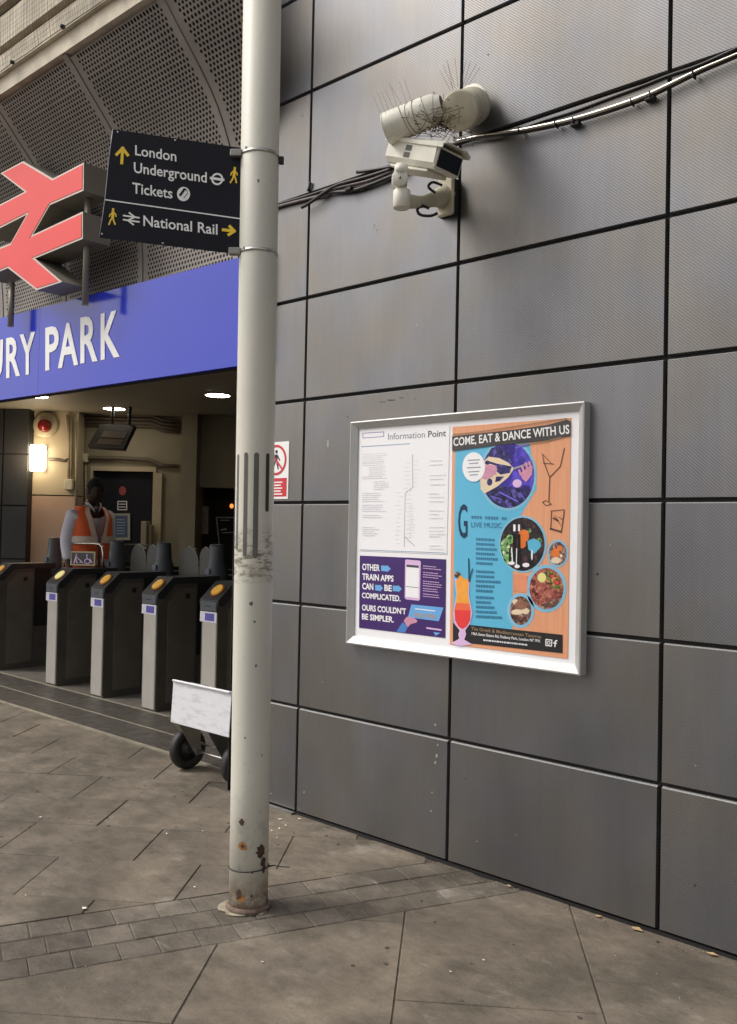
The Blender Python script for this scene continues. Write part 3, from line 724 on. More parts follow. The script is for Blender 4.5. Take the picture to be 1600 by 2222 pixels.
b = MB(); ibox(b, A_(196, DM), doorL, DM-.03, DM-.002, 0, 2.26); ibox(b, doorR, A_(338, DM), DM-.03, DM-.003, 0, 2.26); ibox(b, doorL, doorR, DM-.03, DM-.002, 2.2, 2.26); b.obj('door_frame', M_CREAM, bw)
pier = thing('cream_pier', 'cream and pinkish wall pier carrying the lit lamp and red beacon', 'wall', tuple(IN(-4.2, 11.7)), YAW)
D1 = 11.7
b = MB(); ibox(b, -5.0, A_(166, D1), D1, D1+.25, Z_(100, 1075, D1)+.01, 2.93); b.obj('upper_face', M_CREAM, pier)
b = MB(); ibox(b, -5.0, A_(166, D1), D1, D1+.25, 0, Z_(100, 1075, D1)-.006); b.obj('lower_face', M_PINK, pier)
colm = thing('square_column', 'dull cream square column between the door wall and the shop front', 'column', tuple(IN(-2.4, 11.6)), YAW)
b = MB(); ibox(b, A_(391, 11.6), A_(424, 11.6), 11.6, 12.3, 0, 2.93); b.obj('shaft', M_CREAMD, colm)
kio = thing('kiosk_wall', 'dull cream wall over a dark shop opening beside the gates', 'wall', tuple(IN(-2, 12)), YAW)
zk = Z_(460, 1058, 11.9)
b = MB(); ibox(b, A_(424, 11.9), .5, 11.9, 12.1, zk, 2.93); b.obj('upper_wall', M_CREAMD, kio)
b = MB(); ibox(b, A_(428, 11.88), A_(520, 11.88), 11.875, 11.897, Z_(470, 965, 11.9), zk-.0); b.obj('cover_panel', M_CREAMD, kio)
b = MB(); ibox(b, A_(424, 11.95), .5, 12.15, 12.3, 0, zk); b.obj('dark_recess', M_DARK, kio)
cwl = thing('dark_clad_pier', 'dark metal clad pier at the left edge behind the gates', 'wall', tuple(IN(-5, 11.5)), YAW)
D0 = 11.5
b = MB(); ibox(b, -7.5, A_(58, D0)-.01, D0+.02, D0+.3, 0, 2.93); b.obj('backing', M_GAP, cwl)
M_CLADD = mat('charcoal_clad_panel', (.055, .056, .06), .5, .4, .15, 3)
zr = [0, Z_(30, 1320, D0), Z_(30, 1213, D0), Z_(30, 1097, D0), Z_(30, 985, D0), Z_(30, 884, D0), 2.93]
for a, c_ in zip(zr[:-1], zr[1:]):
    for l, r_ in ((-6.6, A_(3, D0)-.01), (A_(3, D0)+.01, A_(57, D0))):
        b = MB(); ibox(b, l, r_, D0, D0+.018, a+.01, c_-.01); b.obj('panel', M_CLADD, cwl)
# outer shell so that the hall is enclosed
b = MB(); b.box(-12, -11.8, .3, 9, 0, 2.93); b.box(-12, -.5, 8.8, 9, 0, 2.93); b.box(-.56, -.4, .31, 9, 0, 2.93)
b.box(-12, -8.95, .1, .3, 0, 2.93)
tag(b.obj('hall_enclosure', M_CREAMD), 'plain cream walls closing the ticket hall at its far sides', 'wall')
# door
dr = thing('hall_door', 'dark blue door in the cream wall behind the gates', 'door', tuple(IN(-3.2, DM+.05)), YAW)
b = MB(); ibox(b, doorL+.01, doorR-.01, DM+.06, DM+.10, .01, 2.19); b.obj('leaf', M_DOOR, dr)
b = MB(); ibox(b, doorR-.16, doorR-.13, DM+.02, DM+.058, .95, 1.15); b.obj('handle', M_STEEL, dr)
Pd = wd(DM+.055)
nI = -FH
poly('round_sticker', ell(266, 1065, 8, 10, Pd, 16), mat('faded_red_sticker', (.28, .05, .05), .5), dr, nI, .002, 0)
polys('square_sticker', stroke([(256, 1088), (275, 1088), (275, 1106), (256, 1106), (256, 1088)], 2.2, Pd)+stroke([(259, 1094), (272, 1094)], 2, Pd)+stroke([(259, 1100), (272, 1100)], 2, Pd), M_PGREY, dr, nI, .002, 0)
nb = thing('framed_notice', 'blue notice in a pale frame on the dark door', 'notice', tuple(Pd(264, 1170)), YAW)
poly('frame', [Pd(246, 1114), Pd(283, 1114), Pd(283, 1172), Pd(246, 1172)], mat('pale_notice_frame', (.34, .34, .30), .5), nb, nI, .02, .001)
poly('blue_sheet', [Pd(251, 1119), Pd(278, 1119), Pd(278, 1166), Pd(251, 1166)], mat('blue_notice_print', (.06, .09, .17), .4), nb, nI, .002, .0215)
polys('print_line', [[Pd(254, y), Pd(254+random.uniform(14, 21), y), Pd(272, y+1.6), Pd(254, y+1.6)] for y in range(1127, 1160, 6)], M_PBLUEL, nb, nI, .001, .0237)
# wall lamp
lp = thing('wall_lamp', 'glowing square bulkhead lamp on the cream pier', 'lamp', tuple(wd(D1)(81, 1023)), YAW)
b = MB(); ibox(b, A_(61, D1)-.005, A_(101, D1), D1-.12, D1-.03, Z_(81, 1023, D1), Z_(81, 966, D1), .03); b.obj('diffuser', M_LAMP, lp)
b = MB(); ibox(b, A_(61, D1), A_(99, D1), D1-.03, D1-.002, Z_(81, 1021, D1), Z_(81, 968, D1)); b.obj('back_plate', M_CAMD, lp)
ll = D.lights.new('lamp_glow', 'POINT'); ll.energy = 7; ll.color = (1, .78, .5); ll.shadow_soft_size = .1
lo = D.objects.new('lamp_glow', ll); COL.objects.link(lo); lo.parent = lp; lo.location = (0, -.45, .15)
# beacon
bc = thing('alarm_beacon', 'red dome alarm beacon on a round cream base high on the pier', 'alarm', tuple(wd(D1)(98, 925)), YAW)
T = Matrix.Translation(wd(D1-.001)(100, 922)) @ Matrix.Rotation(YAW, 4, 'Z') @ Matrix.Rotation(PI/2, 4, 'X')
MB().lathe([(.165, 0), (.165, .02), (.14, .05), (.0, .055)], 24, T).obj('base', M_CREAM, bc)
T = Matrix.Translation(wd(D1-.06)(98, 924)) @ Matrix.Rotation(YAW, 4, 'Z') @ Matrix.Rotation(PI/2, 4, 'X')
MB().lathe([(.085, 0), (.08, .05), (.055, .085), (.0, .10)], 20, T).obj('dome', mat('dark_red_lens', (.24, .012, .014), .25), bc)
# conduits
def pipe(name, pts, d, r, m, parent):
    b = MB(); b.tube([wd(d)(*p) for p in pts], r, 8); return b.obj(name, m, parent)
M_PIPE = mat('cream_painted_conduit', (.34, .29, .20), .5, 0, .15, 10); M_PIPED = mat('brown_conduit', (.12, .095, .075), .5, 0, .2, 10)
cn = thing('conduit_run', 'vertical cream conduits and switch box beside the lamp', 'conduit', tuple(wd(D1)(150, 1060)), YAW)
pipe('conduit', [(147, 900), (150, 960), (149, 1040)], D1-.03, .018, M_PIPE, cn); pipe('conduit', [(155, 905), (154, 1045)], D1-.03, .014, M_PIPE, cn)
pipe('conduit', [(164, 915), (166, 990), (164, 1150)], D1-.03, .016, M_PIPE, cn); pipe('conduit', [(104, 996), (125, 997), (140, 1000), (150, 996)], D1-.03, .02, M_PIPED, cn)
b = MB(); ibox(b, A_(142, D1), A_(160, D1), D1-.08, D1-.002, Z_(150, 1063, D1), Z_(150, 1040, D1), .008); b.obj('switch_box', M_CAMD, cn)
pipe('conduit', [(178, 1003), (179, 1150)], DM-.04, .018, M_PIPE, cn); pipe('conduit', [(186, 1003), (187, 1150)], DM-.04, .014, M_PIPE, cn)
c2 = thing('cable_tray', 'bundle of brown pipes running along the wall under the ceiling', 'pipes', tuple(wd(DM)(300, 915)), YAW)
for y, r in ((902, .022), (910, .022), (918, .026), (925, .02)):
    pipe('pipe', [(160, y-5), (250, y-1), (330, y), (352, y+9), (390, y+13)], DM-.05-random.uniform(0, .02), r, M_PIPED, c2)
c3 = thing('pipe_above_door', 'brown pipe with a dip running just above the dark door', 'pipe', tuple(wd(DM)(300, 1000)), YAW)
pipe('pipe', [(180, 994), (200, 993), (260, 994), (322, 998), (335, 1003), (350, 1010), (389, 1012)], DM-.05, .024, M_PIPED, c3)
b = MB(); ibox(b, A_(174, DM), A_(192, DM), DM-.10, DM-.01, Z_(180, 1004, DM), Z_(180, 985, DM), .01); b.obj('junction_box', M_CAMD, c3)
# monitor
mn = thing('hanging_monitor', 'dark flat screen hung tilted under the hall ceiling', 'monitor', tuple(wd(11.0)(242, 950)), YAW)
q = [wd(11.2)(218, 920), wd(10.9)(292, 922), wd(10.7)(268, 973), wd(11.0)(190, 968)]
nq = (q[1]-q[0]).cross(q[3]-q[0]).normalized(); nq = nq if nq.dot(FH) < 0 else -nq
MB().prism([p-nq*.05 for p in q], nq*.05).obj('casing', M_BLACK, mn)
def bil(q, u, v): return q[0]*(1-u)*(1-v)+q[1]*u*(1-v)+q[2]*u*v+q[3]*(1-u)*v
poly('screen', [bil(q, .22, .30), bil(q, .90, .30), bil(q, .90, .58), bil(q, .22, .58)], mat('dim_screen', (.13, .11, .095), .3), mn, nq, .002, .001)
poly('screen', [bil(q, .22, .64), bil(q, .90, .64), bil(q, .90, .88), bil(q, .22, .88)], mat('dim_screen_b', (.09, .07, .065), .3), mn, nq, .002, .001)
MB().tube([bil(q, .3, .1)-nq*.05, bil(q, .3, 0)-nq*.05+Vector((0, 0, .25))], .02, 8).obj('bracket', M_BLACK, mn)
MB().tube([bil(q, .8, .1)-nq*.05, bil(q, .8, 0)-nq*.05+Vector((0, 0, .25))], .02, 8).obj('bracket', M_BLACK, mn)
# downlights
DL = [((473, 858), 'round recessed ceiling light nearest the white pole'), ((248, 887), 'round recessed ceiling light above the hanging monitor'), ((78, 860), 'round recessed ceiling light half hidden behind the blue sign')]
for (x, y), lab in DL:
    c_ = wz(2.925)(x, y)
    t = thing('ceiling_light', lab, 'ceiling light', tuple(c_), 0, 'round lights in the hall ceiling')
    MB().lathe([(.128, -.004), (.128, .003)], 28, Matrix.Translation(c_)).obj('diffuser', M_DOWN, t)
    MB().lathe([(.150, -.001), (.150, .0045)], 28, Matrix.Translation(c_)).obj('rim', M_CREAM, t)
# kiosk notices
kn = thing('wall_notice', 'pale paper notice taped in the dark shop opening', 'notice', tuple(wd(12.1)(440, 1160)), YAW)
Pk = wd(12.12); poly('sheet', [Pk(427, 1098), Pk(453, 1099), Pk(452, 1159), Pk(426, 1158)], mat('pale_pink_paper', (.30, .25, .235), .7), kn, nI, .003, 0)
polys('print_line', [[Pk(431, y), Pk(446, y), Pk(446, y+1.5), Pk(431, y+1.5)] for y in (1112, 1118, 1124, 1130, 1138, 1147)], M_PDK, kn, nI, .001, .0035)
kb2 = thing('framed_board', 'dark framed board leaning in the shop opening', 'board', tuple(wd(12.0)(490, 1200)), YAW)
Pb = wd(12.05)
poly('panel', [Pb(470, 1124), Pb(520, 1124), Pb(526, 1240), Pb(476, 1240)], M_DARK, kb2, nI, .01, 0)
polys('frame', stroke([(520, 1123), (470, 1123), (477, 1186), (482, 1240)], 2.4, Pb), M_GALV, kb2, nI, .012, .001)
polys('print_line', stroke([(478, 1129), (498, 1129)], 1.6, Pb)+stroke([(480, 1150), (492, 1148)], 3, Pb)+stroke([(482, 1156), (510, 1155)], 1.6, Pb), M_PGREY2, kb2, nI, .001, .0135)
ind = thing('indicator_light', 'tiny orange glow in the dark shop opening', 'light', tuple(wd(12.1)(503, 1098)), YAW)
poly('lens', ell(503, 1098, 4, 5, Pk, 12), M_ORLIT, ind, nI, .01, 0)
pc = thing('pale_cabinet', 'narrow pale upright unit at the foot of the dark door', 'cabinet', tuple(wd(11.7)(314, 1230)), YAW)
b = MB(); ibox(b, A_(307, 11.7), A_(320, 11.7), 11.7, 11.9, 0, Z_(313, 1131, 11.7), .01); b.obj('body', M_CREAMD, pc)
b = MB(); ibox(b, A_(321, 11.75), A_(330, 11.75), 11.75, 11.9, 0, Z_(313, 1139, 11.7), .01); b.obj('side_unit', M_CREAMD, pc)

# ================================================================== TICKET GATES
def gate(name, label, x, first):
    t = thing(name, label, 'ticket gate', (x, .965, 0), 0, 'row of ticket gates across the station entrance')
    y0, y1, y2, y3 = .965, 1.36, 2.15, 2.5; hw = .105; zt = 1.078
    o = MB(); o.prism([(x-hw, y0+.012, 0), (x-hw, y0+.012, .93), (x-hw, y0+.15, zt-.02), (x-hw, y1, zt-.02), (x-hw, y1, 0)], (2*hw, 0, 0)); o.obj('front_pedestal', M_GATE, t)
    o = MB(); o.prism([(x+hw+.001, y0+.10, .06), (x+hw+.001, y0+.10, .87), (x+hw+.001, y0+.21, .985), (x+hw+.001, y1-.02, .985), (x+hw+.001, y1-.02, .06)], (.006, 0, 0)); o.obj('side_panel', M_GATEL, t)
    MB().box(x+hw+.007, x+hw+.010, y0+.27, y0+.31, .90, .94).obj('sensor_window', M_BLACK, t)
    o = MB(); o.prism([(x-hw-.006, y0-.004, .905), (x-hw-.006, y0-.004, .945), (x-hw-.006, y0+.145, zt), (x-hw-.006, y3, zt), (x-hw-.006, y3, zt-.055), (x-hw-.006, y0+.17, zt-.055), (x-hw-.006, y0+.06, .905)], (2*hw+.012, 0, 0)); o.obj('top_cover', M_GATET, t)
    MB().box(x-hw+.03, x+hw-.005, y0-.006, y0+.012, .015, .855, None, .006).obj('steel_front_plate', M_FRONT, t)
    MB().box(x-hw+.005, x+hw-.005, y0-.012, y0+.015, .858, .935, None, .006).obj('ticket_slot_unit', M_POD, t)
    MB().box(x-.03, x+.03, y0-.014, y0-.0125, .895, .902).obj('ticket_slot', M_BLACK, t)
    # reader on the sloping face
    sl_ = Vector((0, .149, zt-.945)).normalized(); nn = Vector((0, -sl_.z, sl_.y)); c_ = Vector((x+.01, y0-.004, .945))+sl_*.10
    def dsk(rx, ry, n=22): return [c_+Vector((rx*math.cos(2*PI*k/n), 0, 0))+sl_*(ry*math.sin(2*PI*k/n)) for k in range(n)]
    poly('reader_rim', dsk(.066, .066), M_READR, t, nn, .006, .0005)
    poly('reader_pad', dsk(.050, .052), M_READER if first != 'pale' else M_READER2, t, nn, .010, .0065)
    MB().box(x-.098, x+hw-.002, y0-.0095, y0-.0065, .778, .856).obj('sticker', M_STK, t)
    MB().box(x-.035, x+.075, y0-.0112, y0-.0098, .79, .845).obj('sticker_print', M_STKB, t)
    MB().box(x-hw+.02, x+hw-.02, y1, y2, .42, zt-.056).obj('inner_core', M_BLACK, t)
    MB().box(x-hw, x+hw, y1, y2, 0, .42).obj('lower_body', M_GATE, t)
    MB().box(x-hw, x+hw, y2, y3, 0, zt-.056).obj('rear_pedestal', M_GATE, t)
    T = Matrix.Translation((x+.02, 1.62, zt+.0005))
    MB().lathe([(.098, -.12), (.096, .0), (.090, .07), (.076, .095), (.066, .24), (.063, .262), (.04, .268)], 20, T).obj('display_pod', M_POD, t)
    MB().box(x-.01, x+.05, 1.515, 1.524, 1.09, 1.14, None, .003).obj('pod_label', mat('faint_pod_print', (.16, .16, .22), .5), t)
    return t
GX = [(-5.60, 'leftmost ticket gate, cut off by the left edge of the photo'), (-4.39, 'ticket gate with the pale yellow reader, beside the wide aisle'), (-3.60, 'orange reader ticket gate second from the pale-reader gate'),
      (-2.81, 'orange reader ticket gate third from the left in the narrow row'), (-2.03, 'ticket gate nearest the pole, behind the white trolley plate')]
proto = gate('ticket_gate', GX[1][1], -4.39, 'pale')
gproto = None
for x, lab in GX:
    if x == -4.39: continue
    g_ = copy_tree(proto); g_.location = (x, .965, 0); g_['label'] = lab
    for ch in g_.children:
        if ch.name.startswith('reader_pad'):
            ch.data = ch.data.copy(); ch.data.materials.clear(); ch.data.materials.append(M_READER)
if True:
    pal = [ch for ch in proto.children if ch.name.startswith('reader_pad')]
# paddles
def paddle(x, w_, y, ztop):
    pts = [(x-w_/2, y, .35), (x+w_/2, y, .35)]; zc = ztop-w_/2*1.15
    for k in range(13):
        a = PI*k/12; pts.append((x+w_/2*math.cos(a), y, zc+w_/2*1.15*math.sin(a)))
    return pts
PD = [(-4.085, .27, 'arched grey gate paddle just right of the worker'), (-3.845, .20, 'narrow arched paddle against the pod of the second gate'), (-3.275, .30, 'broad arched grey paddle between the two middle pods'),
      (-3.03, .17, 'narrow arched paddle left of the last visible pod'), (-2.50, .28, 'arched grey paddle partly hidden by the white pole')]
for x, w_, lab in PD:
    t = thing('gate_paddle', lab, 'gate paddle', (x, 1.68, 0), 0, 'swing paddles of the ticket gates')
    MB().prism(paddle(x, w_, 1.68, 1.315), (0, .03, 0)).obj('leaf', M_PADDLE, t)
    pp = [Vector(p)+Vector((0, -.004, 0)) for p in paddle(x, w_, 1.68, 1.315)[2:]]
    MB().tube(pp[:7], .006, 6).obj('rubber_edge', mat('pale_rubber_edge', (.30, .28, .24), .5), t)
# wide aisle hoop with access symbols
hy = 1.45; Ph = wy(hy); nY = (0, -1, 0)
hoop = thing('access_hoop', 'rounded steel hoop carrying a small black access sign', 'barrier', tuple(Ph(180, 1235)))
hp_ = [(136, 1236), (136.5, 1200), (139, 1187), (147, 1180), (165, 1179), (200, 1179.5), (216, 1181), (222, 1187), (224, 1200), (223.5, 1236)]
MB().tube([Ph(*p) for p in hp_], .011, 8).obj('hoop_rail', M_STEEL, hoop)
MB().tube([Ph(137, 1232.5), Ph(223, 1234)], .008, 8).obj('lower_rail', M_STEEL, hoop)
MB().prism([Ph(136, 1236), Ph(224, 1238), Ph(224, 1330), Ph(136, 1330)], (0, .03, 0)).obj('gate_leaf', M_GATE, hoop)
hs_ = thing('access_sign', 'small black sign with walking and wheelchair symbols in a gold frame', 'sign', tuple(Ph(182, 1228)))
Ph2 = wy(hy-.02)
poly('plate', [Ph2(155, 1196), Ph2(209, 1197), Ph2(208, 1228), Ph2(154, 1226.5)], mat('dull_gold_frame', (.42, .34, .20), .4, .4), hs_, nY, .01, 0)
poly('black_panel', [Ph2(158, 1199), Ph2(205.5, 1200), Ph2(205, 1225), Ph2(157.5, 1223.5)], mat('black_navy_panel', (.008, .010, .03), .4), hs_, nY, .001, .0105)
ic = stroke([(168, 1206), (166, 1213), (163, 1222)], 2.2, Ph2)+stroke([(167, 1213), (170, 1222)], 2, Ph2)+stroke([(168, 1208), (173, 1213), (178, 1217), (182, 1222)], 1.6, Ph2)+stroke([(176, 1221), (179, 1217)], 1.8, Ph2)
ic += [ell(168.5, 1203.5, 1.6, 1.6, Ph2, 8)]
wc = [(192+6*math.cos(a/12*2*PI), 1218+5*math.sin(a/12*2*PI)) for a in range(13)]
ic += stroke(wc, 1.7, Ph2)+[ell(191, 1204.5, 1.8, 1.8, Ph2, 8)]+stroke([(191, 1207), (192, 1213), (198, 1214), (202, 1221)], 1.8, Ph2)
polys('symbols', ic, M_LPINK, hs_, nY, .001, .012)
# second thin hoop further right
h2 = thing('inner_hoop', 'thin pale hoop rail seen behind the arched paddle', 'barrier', tuple(wy(1.9)(290, 1240)))
MB().tube([wy(1.95)(*p) for p in [(262, 1236), (262, 1192), (266, 1184), (276, 1182), (318, 1183), (327, 1187), (330, 1200), (331, 1240)]], .010, 8).obj('hoop_rail', M_PADDLE, h2)

# ================================================================== WORKER
PO = IN(-2.87, 9.45, 0); PH = YAW+math.radians(-2)
wk = thing('person', 'station worker in orange hi-vis vest and pale shirt behind the gates', 'person', tuple(PO), YAW+math.radians(50))
TW = wk.matrix_world.copy()   # local -y = the way he faces (to the photo's right, towards us)
def skin_obj(name, verts, edges, radii, m, parent, root=0, sub=2):
    me = D.meshes.new(name); me.from_pydata(verts, edges, []); me.materials.append(m); o = D.objects.new(name, me); COL.objects.link(o); o.parent = parent
    o.modifiers.new('skin', 'SKIN').use_smooth_shade = True
    sv = me.skin_vertices[0].data
    for i, r in enumerate(radii): sv[i].radius = r if isinstance(r, tuple) else (r, r)
    sv[root].use_root = True
    s_ = o.modifiers.new('sub', 'SUBSURF'); s_.levels = sub; s_.render_levels = sub
    return o
V = [(0, 0, 1.02), (0, .01, 1.22), (0, .01, 1.42), (0, .0, 1.60), (0, -.01, 1.68), (0, -.03, 1.76),   # pelvis..neck
     (-.20, .0, 1.58), (-.255, .02, 1.32), (-.24, -.03, 1.06), (-.235, -.06, .98),      # his right arm (photo left)
     (.20, .0, 1.58), (.25, .02, 1.32), (.23, -.06, 1.08), (.225, -.09, 1.0),
     (-.10, 0, .92), (-.11, -.01, .52), (-.11, .02, .10), (-.11, -.12, .045),
     (.10, 0, .92), (.11, -.01, .52), (.11, .02, .10), (.11, -.12, .045)]
Ed = [(0, 1), (1, 2), (2, 3), (3, 4), (4, 5), (3, 6), (6, 7), (7, 8), (8, 9), (3, 10), (10, 11), (11, 12), (12, 13), (0, 14), (14, 15), (15, 16), (16, 17), (0, 18), (18, 19), (19, 20), (20, 21)]
Rd = [(.15, .11), (.14, .11), (.15, .115), (.13, .10), .062, .055, .068, .05, .036, .03, .068, .05, .036, .03, .10, .065, .045, .04, .10, .065, .045, .04]
body = skin_obj('body', V, Ed, Rd, M_SKIN, wk)
# head, shaped
hb = MB()
def headpt(th, ph):
    x = math.sin(th)*math.cos(ph); y = math.sin(th)*math.sin(ph); z = math.cos(th)
    rx, ry, rz = .082, .102, .135
    if z < 0: rx *= 1+.25*z; ry *= 1+.12*z
    p = Vector((x*rx, y*ry, z*rz))
    if y < -.6 and -.35 < z < .12: p.y -= .022*max(0, 1-abs(x)*4)*(1-abs(z+.12)*2.5)    # nose
    if y < -.5 and .05 < z < .28: p.y += .010*max(0, 1-abs(abs(x)-.35)*5)              # eye sockets
    if y < -.6 and -.62 < z < -.42: p.y -= .008*max(0, 1-abs(x)*3)                      # lips
    if y < -.4 and z < -.75: p.y -= .012                                                 # chin
    return p
HT = Matrix.Translation((0, -.075, 1.84)) @ Matrix.Rotation(math.radians(22), 4, 'X') @ Matrix.Rotation(math.radians(12), 4, 'Z')
n1, n2 = 24, 32
vs = [headpt(PI*i/n1, 2*PI*j/n2) for i in range(n1+1) for j in range(n2)]
hb.add(vs, [(i*n2+j, i*n2+(j+1) % n2, (i+1)*n2+(j+1) % n2, (i+1)*n2+j) for i in range(n1) for j in range(n2)], TW @ HT, True)
for sx in (-1, 1): hb.lathe([(.0, -.008), (.026, -.006), (.03, .004), (.0, .01)], 10, TW @ HT @ Matrix.Translation((sx*.083, .01, -.01)) @ Matrix.Rotation(PI/2, 4, 'Y'))
hb.obj('head', M_SKIN, wk)
hr = MB(); vs = []
for i in range(13):
    for j in range(n2):
        th_ = PI*.47*i/12; ph_ = 2*PI*j/n2; fr = math.sin(ph_)
        if fr < -.2: th_ *= .74
        vs.append(headpt(th_, ph_)*1.05+Vector((0, 0, .003)))
hr.add(vs, [(i*n2+j, i*n2+(j+1) % n2, (i+1)*n2+(j+1) % n2, (i+1)*n2+j) for i in range(12) for j in range(n2)], TW @ HT, True)
hr.obj('hair', M_HAIR, wk)
for sx in (-1, 1): MB().lathe([(.0, -.006), (.008, -.003), (.009, .002), (0, .006)], 10, TW @ HT @ Matrix.Translation((sx*.031, -.086, .018)) @ Matrix.Rotation(PI/2, 4, 'X')).obj('eye', mat('dark_eye', (.06, .05, .045), .2), wk)
# hands
def smooth(pp, k=4):
    out = []
    for i in range(len(pp)-1):
        p0, p1, p2, p3 = pp[max(i-1, 0)], pp[i], pp[i+1], pp[min(i+2, len(pp)-1)]
        for j in range(k): t = j/k; out.append(.5*((2*p1)+(p2-p0)*t+(2*p0-5*p1+4*p2-p3)*t*t+(3*p1-p0-3*p2+p3)*t**3))
    return out+[pp[-1]]
def hand(wrist, side):
    W_ = Vector(wrist); b = MB(); dn = Vector((0, -.10, -1)).normalized(); f_ = Vector((0, -1, .1)).normalized()
    b.tube([W_+Vector((0, 0, .02)), W_+dn*.04, W_+dn*.09], [.028, .036, .034], 10, TW)
    for i, L_ in enumerate((.068, .078, .074, .058)):
        a = W_+dn*.085+f_*(.027-.018*i); k = Vector((side*-.012, 0, 0)); b.tube([a, a+dn*L_*.5, a+dn*L_*.85+k, a+dn*L_+k*2], [.0092, .0088, .008, .006], 7, TW)
    a = W_+dn*.03+f_*.03; b.tube([a, a+f_*.03+dn*.025, a+f_*.035+dn*.055], [.011, .010, .008], 7, TW)
    b.obj('hand', M_SKIN, wk)
hand((-.235, -.06, .985), -1); hand((.225, -.09, 1.005), 1)
# shirt: torso and sleeves
SV = [(0, 0, .98), (0, .01, 1.22), (0, .01, 1.42), (0, .0, 1.60), (0, -.005, 1.665), (-.20, .0, 1.585), (-.255, .02, 1.32), (-.242, -.02, 1.12), (.20, .0, 1.585), (.25, .02, 1.32), (.233, -.04, 1.14)]
SE = [(0, 1), (1, 2), (2, 3), (3, 4), (3, 5), (5, 6), (6, 7), (3, 8), (8, 9), (9, 10)]
SR = [(.172, .135), (.168, .14), (.175, .142), (.15, .12), .078, .086, .072, .062, .086, .072, .062]
skin_obj('shirt', SV, SE, SR, M_SHIRT, wk)
TV = [(0, 0, 1.0), (-.10, 0, .9), (-.11, -.01, .52), (-.11, .02, .10), (.10, 0, .9), (.11, -.01, .52), (.11, .02, .10)]
skin_obj('trousers', TV, [(0, 1), (1, 2), (2, 3), (0, 4), (4, 5), (5, 6)], [(.17, .13), .115, .085, .07, .115, .085, .07], M_TROU, wk)
for sx in (-.11, .11): MB().box(sx-.055, sx+.055, -.21, .09, 0, .10, TW, .03).obj('shoe', M_BLACK, wk)
# vest: shell of rings open at the front
def ring(z):
    t = (z-.95)/.73
    rx = .226+.008*math.sin(t*PI); ry = .178-.012*t
    if z > 1.56: k = (z-1.56)/.12; rx = rx-.085*k*k; ry = ry-.062*k
    return rx, ry
def vpt(ang, z, o=0):
    rx, ry = ring(z); wv = .004*math.sin(ang*7+z*9); return Vector(((rx+o+wv)*math.sin(ang), -(ry+o+wv)*math.cos(ang)+.0, z))
def vest_patch(name, a0f, a1f, z0, z1, o, m, na=26, nz=14):
    b = MB(); vs = []
    for i in range(nz+1):
        z = z0+(z1-z0)*i/nz; a0, a1 = a0f(z), a1f(z)
        for j in range(na+1): vs.append(vpt(a0+(a1-a0)*j/na, z, o))
    b.add(vs, [(i*(na+1)+j, i*(na+1)+j+1, (i+1)*(na+1)+j+1, (i+1)*(na+1)+j) for i in range(nz) for j in range(na)], TW, True)
    return b.obj(name, m, wk)
opn = lambda z: .07+max(0, (z-1.36))*1.25
vest_patch('vest', lambda z: opn(z), lambda z: 2*PI-opn(z), .95, 1.68, .006, M_VEST, 60, 18)
vest_patch('reflective_band', lambda z: opn(z), lambda z: 2*PI-opn(z), 1.305, 1.375, .011, M_REFL, 60, 3)
vest_patch('reflective_band', lambda z: opn(z), lambda z: 2*PI-opn(z), 1.08, 1.14, .011, M_REFL, 60, 3)
for s_ in (1, -1):
    vest_patch('reflective_strip', lambda z, s_=s_: s_*(opn(z)+.03), lambda z, s_=s_: s_*(opn(z)+.26), 1.375, 1.675, .0115, M_REFL, 6, 12)
cl = MB()
for s_ in (-1, 1): cl.prism([Vector(p) for p in ((s_*.02, -.115, 1.62), (s_*.085, -.07, 1.69), (s_*.09, -.02, 1.72), (s_*.075, -.075, 1.72), (s_*.035, -.12, 1.655))], (0, -.004, 0), TW)
cl.obj('collar', M_SHIRT, wk)

# ================================================================== POLE
PB, PT = Vector((.737, -.934, 0)), Vector((.716, -.953, 3.53)); PT = PB+(PT-PB)*(5.6/3.53); R0 = .0765
def pax(z): return PB+(PT-PB)*(z/5.6)
pol = thing('pole', 'tall cream painted steel pole standing in front of the panelled wall', 'pole', tuple(PB))
MB().tube([pax(0), pax(.5), pax(2), pax(5.6)], R0, 48).obj('shaft', M_POLE, pol)
MB().lathe([(.090, 0), (.088, .012), (.078, .02)], 40, Matrix.Translation(PB)).obj('base_collar', mat('rusty_base_collar', (.15, .105, .08), .85, 0, .5, 40, .3), pol)
VD = (Vector((PB.x, PB.y, 0))-Vector((CAM.x, CAM.y, 0))).normalized(); VR = Vector((-VD.y, VD.x, 0)); VR = -VR if VR.dot(RH) < 0 else VR
def ppt(th, z, r): return pax(z)+VR*(r*math.sin(th))-VD*(r*math.cos(th))
def pol_patch(name, cth, cz, rw, rh, m, jag=.2, n=16, r=R0+.0008, shape=None):
    ring_ = []
    for k in range(n):
        a = 2*PI*k/n; q = 1+random.uniform(-jag, jag)
        if shape: u, v = shape(a)
        else: u, v = math.cos(a)*q, math.sin(a)*q
        ring_.append((cth+u*rw/R0, cz+v*rh))
    vs = [ppt(cth, cz, r)]+[ppt(t_, z_, r) for t_, z_ in ring_]; mid = [ppt((t_+cth)/2, (z_+cz)/2, r) for t_, z_ in ring_]
    b = MB(); b.add(vs+mid, [(0, n+1+k, n+1+(k+1) % n) for k in range(n)]+[(1+k, 1+(k+1) % n, n+1+(k+1) % n, n+1+k) for k in range(n)])
    return b.obj(name, m, pol)
